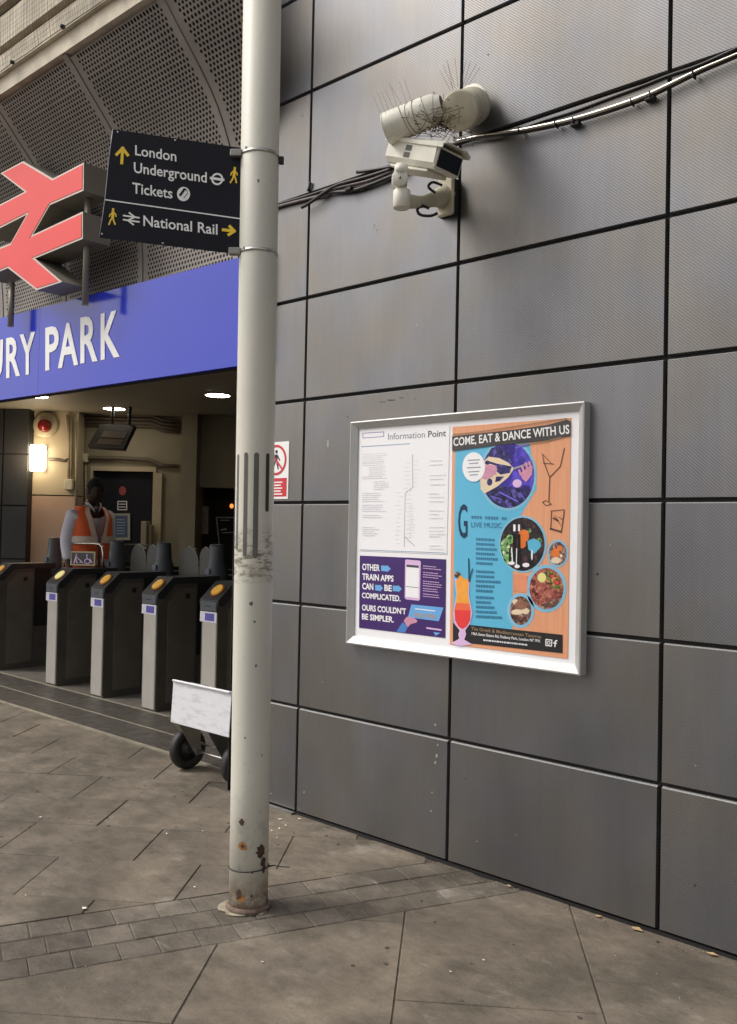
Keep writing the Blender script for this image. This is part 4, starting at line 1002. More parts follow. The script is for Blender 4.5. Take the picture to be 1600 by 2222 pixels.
def pol_strip(th0, wpx, z0, z1, m):
    hw = wpx/2/R0; b = MB(); vs = []; fs = []; K = 14
    e_ = wpx/2; zs = [z0, z0+e_*.15, z0+e_*.5, z0+e_]+[z0+e_+(z1-z0-2*e_)*i/7 for i in range(1, 7)]+[z1-e_, z1-e_*.5, z1-e_*.15, z1]
    K = 13; prof_ = [.3, .6, .87, 1]+[1]*6+[1, .87, .6, .3]
    for i, z in enumerate(zs):
        for s_ in (-1, -.33, .33, 1): vs.append(ppt(th0+s_*hw*prof_[i], z, R0+.0009))
    for i in range(K):
        for j in range(3): fs.append((i*4+j, i*4+j+1, i*4+5+j, i*4+4+j))
    b.add(vs, fs); return b.obj('dark_strip', m, pol)
import math as _m
pol_strip(_m.asin(-.87), .0095*1.5, 1.41, 1.785, M_SLOT)
pol_strip(_m.asin(-.46), .0165, 1.385, 1.79, M_SLOT)
pol_strip(_m.asin(.07), .0195, 1.378, 1.79, M_SLOT)
pol_strip(_m.asin(.64), .0175, 1.56, 1.79, mat('near_black_slot', (.045, .04, .036), .7))
for th_, z, rw, rh, m_ in ((-.42, .353, .0105, .013, M_RUST), (-.33, .262, .018, .016, M_RUSTO), (-.34, .262, .007, .007, M_RUST), (.62, .235, .020, .024, M_RUST), (.80, .195, .014, .018, M_RUST), (.84, .165, .010, .018, M_RUST),
                         (-.5, .073, .012, .018, M_RUST), (-.46, .062, .022, .020, M_RUSTO), (.15, .07, .004, .005, M_RUST), (.18, .16, .004, .004, M_RUST)):
    pol_patch('rust_patch', th_, z, rw, rh, m_, .28, 16, R0+(.0008 if m_ == M_RUSTO else .0013))
for th_, z, a_ in ((-.05, 2.86, .005), (.2, .96, .004), (.1, 1.13, .004), (-.3, .68, .003), (.6, .61, .003), (-.1, 1.20, .006)):
    pol_patch('scuff', th_, z, a_, a_*1.4, M_SLOT, .4, 10)
for z, thk in ((2.985, .0065), (2.592, .0065)):
    b = MB(); T = Matrix.Translation(pax(z)); b.lathe([(R0+.0005, -thk), (R0+.0025, -thk), (R0+.0025, thk), (R0+.0005, thk)], 48, T)
    b.obj('steel_band', M_STEEL, pol)
    b = MB(); p0 = ppt(-1.35, z, R0+.012); b.box(-.03, .018, -.014, .014, -.014, .014, Matrix.Translation(p0) @ Matrix.Rotation(YAW-.05, 4, 'Z'), .003); b.obj('band_clamp', M_GALV, pol)
b = MB(); p0 = ppt(1.42, 2.978, R0+.008); b.box(-.008, .012, -.01, .01, -.022, .008, Matrix.Translation(p0) @ Matrix.Rotation(YAW, 4, 'Z'), .003); b.obj('band_screw', M_BLACK, pol)
# cable tie
ct = thing('cable_tie', 'thin black cable tie round the foot of the cream pole', 'cable tie', tuple(pax(.158)))
b = MB(); pts = [ppt(2*PI*k/36, .160+.004*math.cos(2*PI*k/36-.6), R0+.0022) for k in range(37)]; b.tube(pts, .0022, 6)
b.obj('loop', M_BLACK, ct)
e = ppt(1.25, .165, R0+.004); b = MB(); b.tube([e, e+RH*.02+Vector((0, 0, .004)), e+RH*.05+Vector((0, 0, .0)), e+RH*.085+Vector((0, 0, -.002))], [.004, .0022, .0018, .0016], 6); b.obj('tail', M_BLACK, ct)

# ================================================================== DIRECTION SIGN ON THE POLE
SDP = 3.63; SP = wd(SDP); nS = -FH
ds = thing('direction_sign', 'black direction sign to London Underground and National Rail clamped to the pole', 'sign', tuple(SP(528, 430)), YAW)
# slightly buckled sheet: rows of points down the left edge
LE = [(245, 280), (240.5, 312), (236, 348), (232, 390), (227.5, 434), (221.5, 476), (215, 515)]
RE = [(534, 322), (531, 362), (529, 400), (527, 440), (525, 480), (523.5, 516), (522, 552)]
b = MB(); vs = []; nx = 12
for (lx, ly), (rx_, ry_) in zip(LE, RE):
    for i in range(nx+1): t = i/nx; vs.append(SP(lx+(rx_-lx)*t, ly+(ry_-ly)*t))
nf = [(r*(nx+1)+i, r*(nx+1)+i+1, (r+1)*(nx+1)+i+1, (r+1)*(nx+1)+i) for r in range(6) for i in range(nx)]
o2 = [v-nS*.003 for v in vs]; k_ = len(vs)
b.add(vs+o2, nf+[tuple(i+k_ for i in f)[::-1] for f in nf])
for i in range(nx): b.f += [(i, i+1, k_+i+1, k_+i), (6*(nx+1)+i, 6*(nx+1)+i+1, k_+6*(nx+1)+i+1, k_+6*(nx+1)+i)]; b.sm += [False]*2
for r in range(6): b.f += [(r*(nx+1), (r+1)*(nx+1), k_+(r+1)*(nx+1), k_+r*(nx+1)), (r*(nx+1)+nx, (r+1)*(nx+1)+nx, k_+(r+1)*(nx+1)+nx, k_+r*(nx+1)+nx)]; b.sm += [False]*2
b.obj('plate', M_SIGNBLK, ds)
MB().tube([SP(*p)-nS*.0015 for p in LE], .0024, 5).obj('worn_edge', M_PGREY2, ds)
Q = lambda *pp: [SP(*p) for p in pp]
text('lettering', 'London', Q((293.5, 315), (383, 328), (383, 350), (293.5, 336)), M_SIGNW, ds, nS, .012, .0006)
text('lettering', 'Underground', Q((290.8, 352), (449, 374), (449, 396), (290.8, 374)), M_SIGNW, ds, nS, .012, .0006)
text('lettering', 'Tickets', Q((287.5, 396), (374.6, 408.5), (374.6, 430.5), (287.5, 418.5)), M_SIGNW, ds, nS, .012, .0006)
text('lettering', 'National Rail', Q((311.4, 467.6), (472.3, 487), (472.3, 508.9), (311.4, 489.6)), M_SIGNW, ds, nS, .012, .0006)
polys('divider', stroke([(229, 433.3), (525.5, 475)], 2.6, SP), M_SIGNW, ds, nS, .0006, .0006)
cc = [(471.7+11*math.cos(2*PI*k/24), 388.4+11.2*math.sin(2*PI*k/24)) for k in range(25)]
polys('roundel', stroke(cc, 4.0, SP)+stroke([(457, 386), (486, 390.5)], 5.5, SP), M_SIGNW, ds, nS, .0006, .0007)
poly('ticket_disc', ell(398.6, 420.9, 14.2, 15.5, SP), M_SIGNW, ds, nS, .0006, .0007)
polys('ticket_shape', stroke([(391, 424), (401, 410)], 5, SP)+stroke([(402, 409), (407, 415)], 1.8, SP)+stroke([(399, 430), (408, 418)], 1.2, SP), M_SIGNBLK, ds, nS, .0006, .0015)
def arrow(cx, cy, L_, ang):
    ca, sa = math.cos(ang), math.sin(ang); R_ = lambda u, v: (cx+u*ca-v*sa, cy+u*sa+v*ca)
    return stroke([R_(-L_*.5, 0), R_(L_*.42, 0)], 6.4, SP)+stroke([R_(-.02*L_, -L_*.34), R_(L_*.42, .03*L_)], 6.4, SP)+stroke([R_(-.02*L_, L_*.34), R_(L_*.42, -.03*L_)], 6.4, SP)
def man(cx, cy, h, tilt, flip=1):
    R_ = lambda u, v: (cx+(u*flip)*h+v*h*tilt*-1, cy+v*h)
    S = [ell(*R_(.03, -.42), h*.075, h*.085, SP, 10)]
    S += stroke([R_(.02, -.30), R_(0, .0)], h*.17, SP)+stroke([R_(0, -.02), R_(.10, .2), R_(.17, .46)], h*.09, SP)+stroke([R_(0, -.02), R_(-.08, .24), R_(-.20, .46)], h*.09, SP)
    S += stroke([R_(0, -.28), R_(.17, -.12), R_(.2, .0)], h*.07, SP)+stroke([R_(0, -.28), R_(-.16, -.14), R_(-.19, .0)], h*.07, SP)
    return S
for nm, pz in (('arrow', arrow(265.5, 336, 38, -PI/2+.06)), ('arrow', arrow(497.5, 500, 29, .12)), ('walking_figure', man(508, 380, 36, .05)), ('walking_figure', man(245, 470, 37, .12, -1))): polys(nm, pz, M_SIGNY, ds, nS, .0006, .0007)
def rail_icon(cx, cy, w_, h_, sk):
    P = lambda u, v: SP(cx+u*w_+v*0, cy+v*h_+u*sk); S = []
    S2 = lambda pts, wd_: stroke([(cx+u*w_, cy+v*h_+u*sk) for u, v in pts], wd_, SP)
    return S2([(-.5, -.18), (.5, -.18)], 3.4)+S2([(-.5, .18), (.5, .18)], 3.4)+S2([(-.14, -.5), (.22, -.18), (-.22, .18), (.14, .5)], 3.4)
polys('rail_symbol', rail_icon(285.3, 474.5, 35, 25, 5), M_SIGNW, ds, nS, .0006, .0007)
for p in ((256, 286.5), (381, 304.5), (524, 331), (222, 508), (354, 528), (502, 545)):
    MB().lathe([(.0045, 0), (.0045, .0015), (.002, .003)], 8, Matrix.Translation(SP(*p)) @ Matrix.Rotation(YAW, 4, 'Z') @ Matrix.Rotation(PI/2, 4, 'X')).obj('rivet', M_GALV, ds)
for (px, py) in ((540, 330), (530, 545)):
    a = SP(px-14, py-3)-nS*.006; MB().tube([a, SP(px+8, py)-nS*.012, ppt(-.75, SP(px, py).z, R0+.004)], .006, 8).obj('clamp_arm', M_GALV, ds)
a0 = SP(533, 321); MB().tube([a0, SP(552, 323.5)], .0045, 6).obj('bracket_rail', M_SIGNBLK, ds)
a0 = SP(517, 553); MB().tube([a0, SP(536, 552)], .0045, 6).obj('bracket_rail', M_SIGNBLK, ds)

# ================================================================== POSTER CASE
x0, x1, z0, z1 = .384, 1.684, .934, 2.031; fw_ = .034; yo, ym, yi = -.046, -.049, -.028
pcs = thing('poster_frame', 'white metal poster frame on the grey panelled wall', 'poster frame', (x0, 0, z0))
def bar(A, B, Ai, Bi):
    # A,B outer corners; Ai,Bi inner corners (x,z)
    rows = [(0, .0), (0, yo), (.16, ym), (1.0, yi), (1.0, -.004)]
    vs = []
    for (o, i) in ((A, Ai), (B, Bi)):
        for t, y in rows: vs.append((o[0]+(i[0]-o[0])*t, y, o[1]+(i[1]-o[1])*t))
    n = len(rows); b = MB(); b.add(vs, [(k, k+1, n+k+1, n+k) for k in range(n-1)]+[tuple(range(n)), tuple(range(n, 2*n))[::-1]])
    return b.obj('frame_bar', M_ALU, pcs)
Oc = [(x0, z0), (x1, z0), (x1, z1), (x0, z1)]; Ic = [(x0+fw_, z0+fw_+.006), (x1-fw_, z0+fw_+.006), (x1-fw_, z1-fw_), (x0+fw_, z1-fw_)]
for i in range(4): bar(Oc[i], Oc[(i+1) % 4], Ic[i], Ic[(i+1) % 4])
YS = -.020
MB().box(x0+fw_-.01, x1-fw_+.01, YS, -.004, z0+fw_-.01, z1-fw_+.01).obj('backing_board', M_PAPER, pcs)
PP = wy(YS-.001); nP = (0, -1, 0)
Qp = lambda *pp: [PP(*p) for p in pp]
# ---- information sheet
inf = thing('information_poster', 'white Information Point sheet with a faint line map, upper left of the frame', 'poster', tuple(PP(781, 1200)))
poly('sheet', Qp((781.5, 939), (976.5, 924), (970, 1203), (779.5, 1195)), M_PAPER, inf, nP, .001, 0)
L1 = .0011
text('lettering', 'Information', Qp((842.6, 940.5), (923, 935.5), (923, 949), (842.6, 954)), M_PGREY2, inf, nP, .004, L1)
text('lettering', 'Point', Qp((930, 935.2), (968.4, 932.6), (968.4, 946.4), (930, 948.8)), M_PDK, inf, nP, .006, L1)
M_VIO = mat('violet_outline_print', (.30, .22, .50), .35)
polys('logo_outline', stroke([(787.5, 940), (833.5, 937), (833.5, 947), (788.5, 950.5), (787.5, 940)], 1.4, PP), M_VIO, inf, nP, .0004, L1)
polys('rule', stroke([(785, 969.3), (890, 962.8)], 1.8, PP)+stroke([(783, 1193), (967, 1200)], 1.6, PP), M_PBLUEL, inf, nP, .0004, L1)
bars = []
def para(x, y, wmin, wmax, n, dy, h=1.0, sk=-.03):
    for k in range(n):
        w_ = random.uniform(wmin, wmax); xx = 0
        while xx < w_:
            ww = min(random.uniform(1.6, 6), w_-xx+.5); bars.append([PP(x+xx, y+k*dy+xx*sk), PP(x+xx+ww, y+k*dy+(xx+ww)*sk), PP(x+xx+ww, y+k*dy+(xx+ww)*sk+h*1.3), PP(x+xx, y+k*dy+xx*sk+h*1.3)]); xx += ww+.9
for y, n in ((985, 5), (1005, 2)): para(787, y, 40, 60, n, 4.2)
para(801, 1013, 25, 40, 5, 4.2); para(787, 1034, 40, 58, 2, 4); para(812, 1044, 20, 36, 5, 4.2)
para(787, 1070, 30, 52, 5, 4.4); para(787, 1095, 40, 54, 4, 4.4, 1, 0); para(787, 1117, 30, 48, 2, 4.4, 1, .01); para(787, 1143, 20, 38, 5, 4.4, 1, .02)
for y in (1003, 1012, 1035, 1043, 1055): para(934, y-4, 20, 38, 1, 3)
for y in (1070, 1078, 1087, 1107, 1115, 1123, 1143, 1151, 1158, 1163, 1183, 1190): para(932, y, 18, 36, 1, 3, 1, .01)
polys('small_print', bars, M_PGREY, inf, nP, .0004, L1)
mapl = stroke([(896, 986), (896.6, 1057), (880, 1070.5), (878, 1187)], 1.1, PP)+stroke([(879, 1165), (901, 1185)], 1.2, PP)
polys('line_map', mapl, mat('grey_green_map_line', (.36, .40, .35), .35), inf, nP, .0004, L1)
bars = []
for k in range(20):
    y = 1000+k*9.2; xl = 895 if y < 1058 else 878
    para(xl+4, y, 5, 14, 1, 3, .9); para(xl-random.uniform(12, 20), y+4, 6, 11, 1, 3, .9)
for k in range(13): para(889, 1092+k*5.8, 5, 12, 1, 3, .8)
polys('station_name_marks', bars, M_PGREY, inf, nP, .0004, L1)
# ---- purple poster
pu = thing('train_app_poster', 'purple OTHER TRAIN APPS poster in the lower left of the frame', 'poster', tuple(PP(782, 1362)))
poly('sheet', Qp((781.4, 1205.5), (968.3, 1213.8), (966.7, 1384.5), (779.8, 1362)), M_PURP, pu, nP, .001, .0002)
L2 = .0014
for s, q in (('OTHER', ((787, 1223.5), (825, 1226), (825, 1239), (787, 1236.5))), ('TRAIN APPS', ((787, 1244.5), (855, 1249.5), (855, 1262), (787, 1257.5))),
             ('CAN', ((787, 1265), (811, 1267), (811, 1280), (787, 1278))), ('BE', ((835, 1269), (851, 1270.5), (851, 1283), (835, 1281.5))),
             ('COMPLICATED.', ((786.3, 1286), (870, 1293), (870, 1305), (786.3, 1297))), ("OURS COULDN'T", ((786.3, 1312), (882, 1321), (882, 1333), (786.3, 1324))), ('BE SIMPLER.', ((786.3, 1331.5), (855.4, 1338.8), (855.4, 1350.6), (786.3, 1343.3)))):
    text('lettering', s, Qp(*q), M_PAPER, pu, nP, .028, L2)
ar = []
for (xa, ya, w_) in ((828, 1226, 21), (815, 1268, 17), (853, 1269.5, 20)):
    ar.append(Qp((xa, ya+1), (xa+w_*.6, ya+2), (xa+w_*.6, ya), (xa+w_, ya+8.5), (xa+w_*.6, ya+16), (xa+w_*.6, ya+14), (xa, ya+13)))
polys('blue_arrow', ar, M_ARW, pu, nP, .0004, L2)
poly('phone_outline', Qp((882, 1214), (911, 1216.5), (914, 1219), (912, 1301), (909, 1303.5), (882, 1300.5), (879, 1297), (880, 1217)), M_LPINK, pu, nP, .0004, L2)
poly('phone_screen', Qp((882.5, 1225), (910.5, 1227.5), (909.5, 1298), (881.5, 1295)), M_PAPER, pu, nP, .0004, L2+.0005)
polys('phone_header', [Qp((883, 1225), (910, 1227.3), (909.8, 1232.5), (883, 1230)), Qp((881.8, 1272), (910, 1275), (910, 1276), (881.8, 1273))], M_PDK, pu, nP, .0004, L2+.001)
bars = []
for k, y in enumerate((1227, 1232, 1241, 1246, 1251, 1260, 1265, 1270, 1276, 1281, 1288, 1293)):
    para(919, y, 28, 43, 1, 3, 1.2, .10)
polys('small_print', bars, M_LPINK, pu, nP, .0004, L2)
poly('ticket', Qp((893.6, 1311.6), (963.4, 1318.5), (953, 1348), (886, 1339.5)), M_ARW, pu, nP, .0004, L2)
polys('ticket_marks', stroke([(902, 1321), (945, 1326)], 2, PP), M_PAPER, pu, nP, .0004, L2+.0005)
polys('ticket_pictures', stroke([(901, 1333), (922, 1337)], 8, PP)+stroke([(928, 1335), (946, 1339)], 8, PP), M_PGREY2, pu, nP, .0004, L2+.0005)
poly('hand_drawing', Qp((877, 1347), (884, 1338.5), (898, 1339.5), (907, 1347), (905, 1351), (893, 1354), (886, 1361)), M_FLESH, pu, nP, .0004, L2+.0008)
poly('sleeve_drawing', Qp((861, 1370.5), (875, 1350), (886, 1360), (880, 1372.6)), mat('mid_blue_print', srgb(74, 130, 200), .35), pu, nP, .0004, L2)
polys('operator_mark', [Qp((926, 1361), (959, 1365.5), (959, 1369), (926, 1364.3))], M_LPINK, pu, nP, .0004, L2)
poly('operator_triangle', Qp((941, 1371.5), (957, 1373.5), (946.5, 1379.5)), M_ARW, pu, nP, .0004, L2)
# ---- restaurant poster
rs = thing('restaurant_poster', 'turquoise and orange COME, EAT & DANCE WITH US poster on the right of the frame', 'poster', tuple(PP(980, 1395)))
poly('sheet', Qp((982.7, 926.5), (1240, 906.5), (1233, 1430), (976.5, 1398)), M_WOOD, rs, nP, .001, .0002)
L3 = .0014
poly('turquoise_field', Qp((989, 960), (1075, 965), (1150, 960), (1166, 1060), (1130, 1120), (1118, 1150), (1114, 1240), (1113, 1366.5), (984, 1353)), M_CYAN, rs, nP, .0003, L3)
poly('turquoise_rim', ell(1103, 1031, 63, 77, PP), M_CYANL, rs, nP, .0003, L3+.0004)
for cx, cy, rx, ry in ((1136, 1181, 52, 62), (1211.6, 1201, 23, 30), (1187, 1277, 44, 52), (1131, 1325, 30, 38)): poly('turquoise_rim', ell(cx, cy, rx, ry, PP), M_CYANL, rs, nP, .0003, L3+.0004)
poly('orange_square', Qp((1115, 1246), (1146, 1249), (1145, 1286), (1114, 1283)), mat('salmon_print', srgb(232, 150, 112), .32), rs, nP, .0003, L3+.0008)
L4 = L3+.0012
poly('picture_disc', ell(1103, 1031, 57.5, 71, PP), M_INDIGO, rs, nP, .0003, L4)
poly('dark_clothing', ell(1103, 1031, 57.5, 71, PP, 20, .15*PI, .92*PI), M_NAVY, rs, nP, .0003, L4+.0003)
poly('dark_clothing', Qp((1057, 990), (1068, 972), (1085, 968), (1104, 985), (1112, 1005), (1085, 1000), (1062, 996)), M_NAVY, rs, nP, .0003, L4+.0003)
poly('lute_body', Qp((1050, 1002), (1062, 991), (1085, 994), (1105, 1004), (1117, 1017), (1104, 1036), (1080, 1056), (1053, 1071), (1045, 1062), (1043, 1030)), M_IVORY, rs, nP, .0003, L4+.0007)
pats = [ell(1059, 1004, 5, 5, PP, 10), ell(1064, 1046, 6, 8, PP, 10), Qp((1080, 1006), (1112, 1012), (1108, 1026), (1088, 1030), (1078, 1022)), Qp((1078, 1034), (1096, 1034), (1086, 1044), (1076, 1046))]
polys('lute_decoration', pats+stroke([(1062, 1003), (1084, 1010)], 5, PP), M_NAVY, rs, nP, .0003, L4+.0011)
polys('lute_neck', stroke([(1116, 1017), (1150, 1006)], 4, PP), M_PGREY2, rs, nP, .0003, L4+.0011)
hnd = [Qp((1049, 1020), (1058, 1008), (1078, 1011), (1080, 1022), (1070, 1034), (1056, 1040), (1048, 1038))]+stroke([(1066, 1014), (1080, 1018)], 4, PP)+stroke([(1064, 1024), (1078, 1028)], 4, PP)
hnd += stroke([(1132, 1030), (1128, 1020)], 5, PP)+stroke([(1138, 1022), (1134, 1010)], 5, PP)+stroke([(1146, 1018), (1142, 1004)], 5, PP)+stroke([(1154, 1016), (1150, 1002)], 5, PP)
hnd += [Qp((1130, 1028), (1150, 1012), (1158, 1012), (1156, 1030), (1144, 1046), (1136, 1040))]
polys('hand_picture', hnd, M_FLESH, rs, nP, .0003, L4+.0015)
poly('lute_peg', ell(1124, 1049, 10, 9, PP, 14), M_LPINK, rs, nP, .0003, L4+.0015)
polys('blue_streak', stroke([(1085, 1068), (1125, 1088)], 3, PP)+stroke([(1120, 972), (1150, 964)], 3, PP)+stroke([(1132, 1072), (1140, 1084)], 2, PP)+stroke([(1066, 1076), (1090, 1084)], 2, PP), mat('bright_violet_print', srgb(120, 110, 230), .32), rs, nP, .0003, L4+.0015)
poly('speech_bubble', ell(1029.7, 1013.4, 24.5, 32, PP), M_PAPER, rs, nP, .0003, L4+.0019)
polys('small_print', [Qp((1015+a, y), (1045-a, y-1.5), (1045-a, y+1), (1015+a, y+2.5)) for y, a in ((998, 2), (1005, 5), (1014, 0), (1023, 3), (1030, 6))], M_PGREY2, rs, nP, .0003, L4+.0023)
poly('black_banner', Qp((983, 947), (1040, 941), (1120, 932), (1190, 922), (1232, 911), (1239.5, 914), (1239, 946), (1190, 955), (1130, 962), (1075, 967), (983, 979)), mat('charcoal_banner_print', srgb(66, 62, 64), .32, 0, .25, 14), rs, nP, .0003, L4+.0023)
polys('pale_ribbon', stroke([(984, 943), (1040, 937), (1120, 925), (1232, 908)], 2, PP)+stroke([(1125, 966), (1180, 959), (1220, 949)], 2, PP), M_GOLD, rs, nP, .0003, L4+.0023)
text('lettering', 'COME, EAT & DANCE WITH US', Qp((986, 951), (1237, 922), (1238, 940.5), (986, 968)), M_WHITE, rs, nP, .016, L4+.0027)
text('lettering', 'G', Qp((995.5, 1094), (1015.5, 1094), (1015.5, 1168), (995.5, 1168)), M_TEAL, rs, nP, .01, L4, box=True)
bars = []
para(1024, 1118, 74, 77, 1, 3, 6, .04)
polys('small_print', [Qp((xx, 1119+(xx-1024)*.04), (xx+4.2, 1119.3+(xx-1024)*.04), (xx+4.2, 1125.5+(xx-1024)*.04), (xx, 1125+(xx-1024)*.04)) for xx in range(1024, 1100, 6) if xx not in (1048, 1084)], M_TEXT, rs, nP, .0003, L4)
text('lettering', 'LIVE MUSIC', Qp((1024, 1133), (1090, 1135), (1090, 1146), (1024, 1144)), M_TEXT, rs, nP, -.004, L4)
bars = []
for y0_, rows_ in ((1167, (38, 40, 43, 40, 48, 32)), (1237, (38, 40, 52, 40, 34)), (1293, (40, 32, 38, 46, 54))):
    for k, w_ in enumerate(rows_):
        xx = 1034
        while xx < 1034+w_:
            cw = random.uniform(2.2, 5.5); bars.append(Qp((xx, y0_+k*10.4+(xx-1034)*.05), (xx+cw, y0_+k*10.4+(xx+cw-1034)*.05), (xx+cw, y0_+5.4+k*10.4+(xx+cw-1034)*.05), (xx, y0_+5.4+k*10.4+(xx-1034)*.05))); xx += cw+1.3
polys('small_print', bars, M_TEXT, rs, nP, .0003, L4)
# food discs
poly('picture_disc', ell(1135, 1181, 48, 58, PP), M_TABLE, rs, nP, .0003, L4)
polys('greenery_picture', [ell(1108, 1170, 9, 10, PP, 14), ell(1098, 1186, 10, 18, PP, 14), ell(1104, 1206, 11, 18, PP, 14), ell(1172, 1177, 6, 10, PP, 12), ell(1148, 1152, 6, 6, PP, 10)], M_GREEN, rs, nP, .0003, L4+.0004)
polys('orange_fruit_picture', [ell(1138, 1163, 12, 14, PP, 14), ell(1134, 1180, 9, 10, PP, 12)], M_ORANGE, rs, nP, .0003, L4+.0008)
poly('blue_drop_picture', Qp((1146, 1174), (1160, 1168), (1174, 1176), (1176, 1186), (1161, 1202), (1148, 1192)), M_CYAN, rs, nP, .0003, L4+.0012)
polys('glass_picture', stroke([(1118, 1160), (1118, 1225)], 7, PP)+stroke([(1128, 1160), (1129, 1232)], 6, PP)+stroke([(1108, 1190), (1108, 1222)], 4, PP), M_DARK, rs, nP, .0003, L4+.0012)
polys('white_highlight_print', stroke([(1118, 1139), (1118, 1152)], 5, PP)+stroke([(1128, 1139), (1128, 1152)], 4, PP)+stroke([(1112, 1188), (1114, 1222)], 2.2, PP)+stroke([(1123, 1190), (1122, 1230)], 2, PP)+[ell(1112, 1222, 7, 4, PP, 8), ell(1124, 1229, 6, 4, PP, 8), ell(1143, 1226, 8, 5, PP, 8), ell(1156, 1204, 2, 12, PP, 8)], M_PAPER, rs, nP, .0003, L4+.0016)
poly('picture_disc', ell(1211.6, 1201, 19, 25, PP), M_FOOD, rs, nP, .0003, L4)
polys('food_picture', [ell(1207, 1200, 9, 10, PP, 10), ell(1216, 1190, 6, 6, PP, 10)], M_ORANGE, rs, nP, .0003, L4+.0004)
polys('food_picture', [ell(1208, 1216, 11, 7, PP, 10), ell(1219, 1206, 3, 4, PP, 10)], M_IVORY, rs, nP, .0003, L4+.0006)
poly('picture_disc', ell(1187, 1277, 37, 44.5, PP), M_MEAT, rs, nP, .0003, L4)
polys('salad_picture', [[PP(*p) for p in ((1178, 1243), (1196, 1237), (1214, 1252), (1222, 1270), (1221, 1284), (1206, 1280), (1192, 1268), (1182, 1258))]], M_SALAD, rs, nP, .0003, L4+.0004)
polys('tomato_picture', [ell(1211, 1264, 4, 4, PP, 10), ell(1200, 1250, 5, 2.5, PP, 10)], M_SCARLET, rs, nP, .0003, L4+.0007)
poly('lemon_picture', ell(1177.5, 1253.5, 9.5, 10.5, PP, 16), M_LEMON, rs, nP, .0003, L4+.001)
polys('plate_shadow', [ell(1187, 1277, 37, 44.5, PP, 16, .15*PI, .75*PI)], M_CAKE, rs, nP, .0003, L4+.0004)
polys('meat_picture', stroke([(1155, 1285), (1172, 1268)], 7, PP)+stroke([(1162, 1300), (1200, 1282)], 8, PP)+stroke([(1170, 1312), (1205, 1296)], 6, PP), M_MEAT, rs, nP, .0003, L4+.0008)
poly('picture_disc', ell(1131, 1325, 23, 31, PP), M_CAKE, rs, nP, .0003, L4)
polys('cream_picture', [ell(1124, 1328, 13, 6, PP, 12), ell(1142, 1326, 8, 7, PP, 12), ell(1120, 1306, 7, 6, PP, 10)], M_IVORY, rs, nP, .0003, L4+.0004)
poly('cream_picture', Qp((1118, 1312), (1130, 1296), (1146, 1312), (1140, 1322), (1120, 1322)), mat('tan_crumb_print', srgb(150, 104, 84), .32, 0, .4, 90), rs, nP, .0003, L4+.0006)
# glass drawings
dr_ = stroke([(1180, 1005), (1203, 1007)], 1.6, PP)+stroke([(1181, 1002), (1194, 1036), (1217, 1012), (1226, 972)], 1.8, PP)+stroke([(1194, 1036), (1192, 1088)], 1.8, PP)+stroke([(1178, 1090), (1186, 1086), (1198, 1094), (1186, 1097), (1178, 1090)], 1.5, PP)+stroke([(1182, 1006), (1178, 985), (1200, 1008)], 1.2, PP)
dr_ += stroke([(1196, 1109), (1226, 1106)], 1.6, PP)+stroke([(1198, 1110), (1196, 1150)], 1.6, PP)+stroke([(1226, 1108), (1219, 1156)], 2, PP)+stroke([(1195, 1147), (1219, 1154)], 4, PP)+stroke([(1202, 1124), (1212, 1130)], 4, PP)+stroke([(1214, 1122), (1222, 1128)], 1.6, PP)+stroke([(1205, 1118), (1218, 1140)], 1.2, PP)
polys('glass_drawing', dr_, mat('brown_ink_print', srgb(96, 62, 52), .35), rs, nP, .0003, L4)
# black footer
poly('black_footer', Qp((984, 1352), (1222, 1377.5), (1222, 1417.5), (984, 1392)), M_BLK2, rs, nP, .0003, L4)
text('lettering', 'The Greek & Mediterranean Taverna', Qp((1023.6, 1360), (1175.5, 1378.2), (1175.5, 1385.2), (1024, 1367)), M_GOLD, rs, nP, .01, L4+.0004)
text('lettering', '196A Seven Sisters Rd, Finsbury Park, London N7 7PX', Qp((1025, 1371.5), (1173.9, 1388.3), (1173.9, 1394), (1025, 1377.5)), M_WHITE, rs, nP, .01, L4+.0004)
bars = []; xx = 1050
while xx < 1144: cw = random.uniform(2, 7); bars.append(Qp((xx, 1387+(xx-1050)*.112), (xx+cw, 1387+(xx+cw-1050)*.112), (xx+cw, 1390.5+(xx+cw-1050)*.112), (xx, 1390.5+(xx-1050)*.112))); xx += cw+1.2
polys('small_print', bars, M_PGREY, rs, nP, .0003, L4+.0004)
polys('social_icon', stroke([(1186, 1387.5), (1199, 1389), (1198, 1402), (1186, 1400.5), (1186, 1387.5)], 2.2, PP)+stroke([(1192+3.2*math.cos(k/8*2*PI), 1394.8+3.4*math.sin(k/8*2*PI)) for k in range(9)], 1.6, PP)
      + stroke([(1210.5, 1390), (1206.5, 1391), (1205.5, 1403.5)], 2.6, PP)+stroke([(1202, 1395), (1209.5, 1396.2)], 2.4, PP), M_WHITE, rs, nP, .0003, L4+.0004)
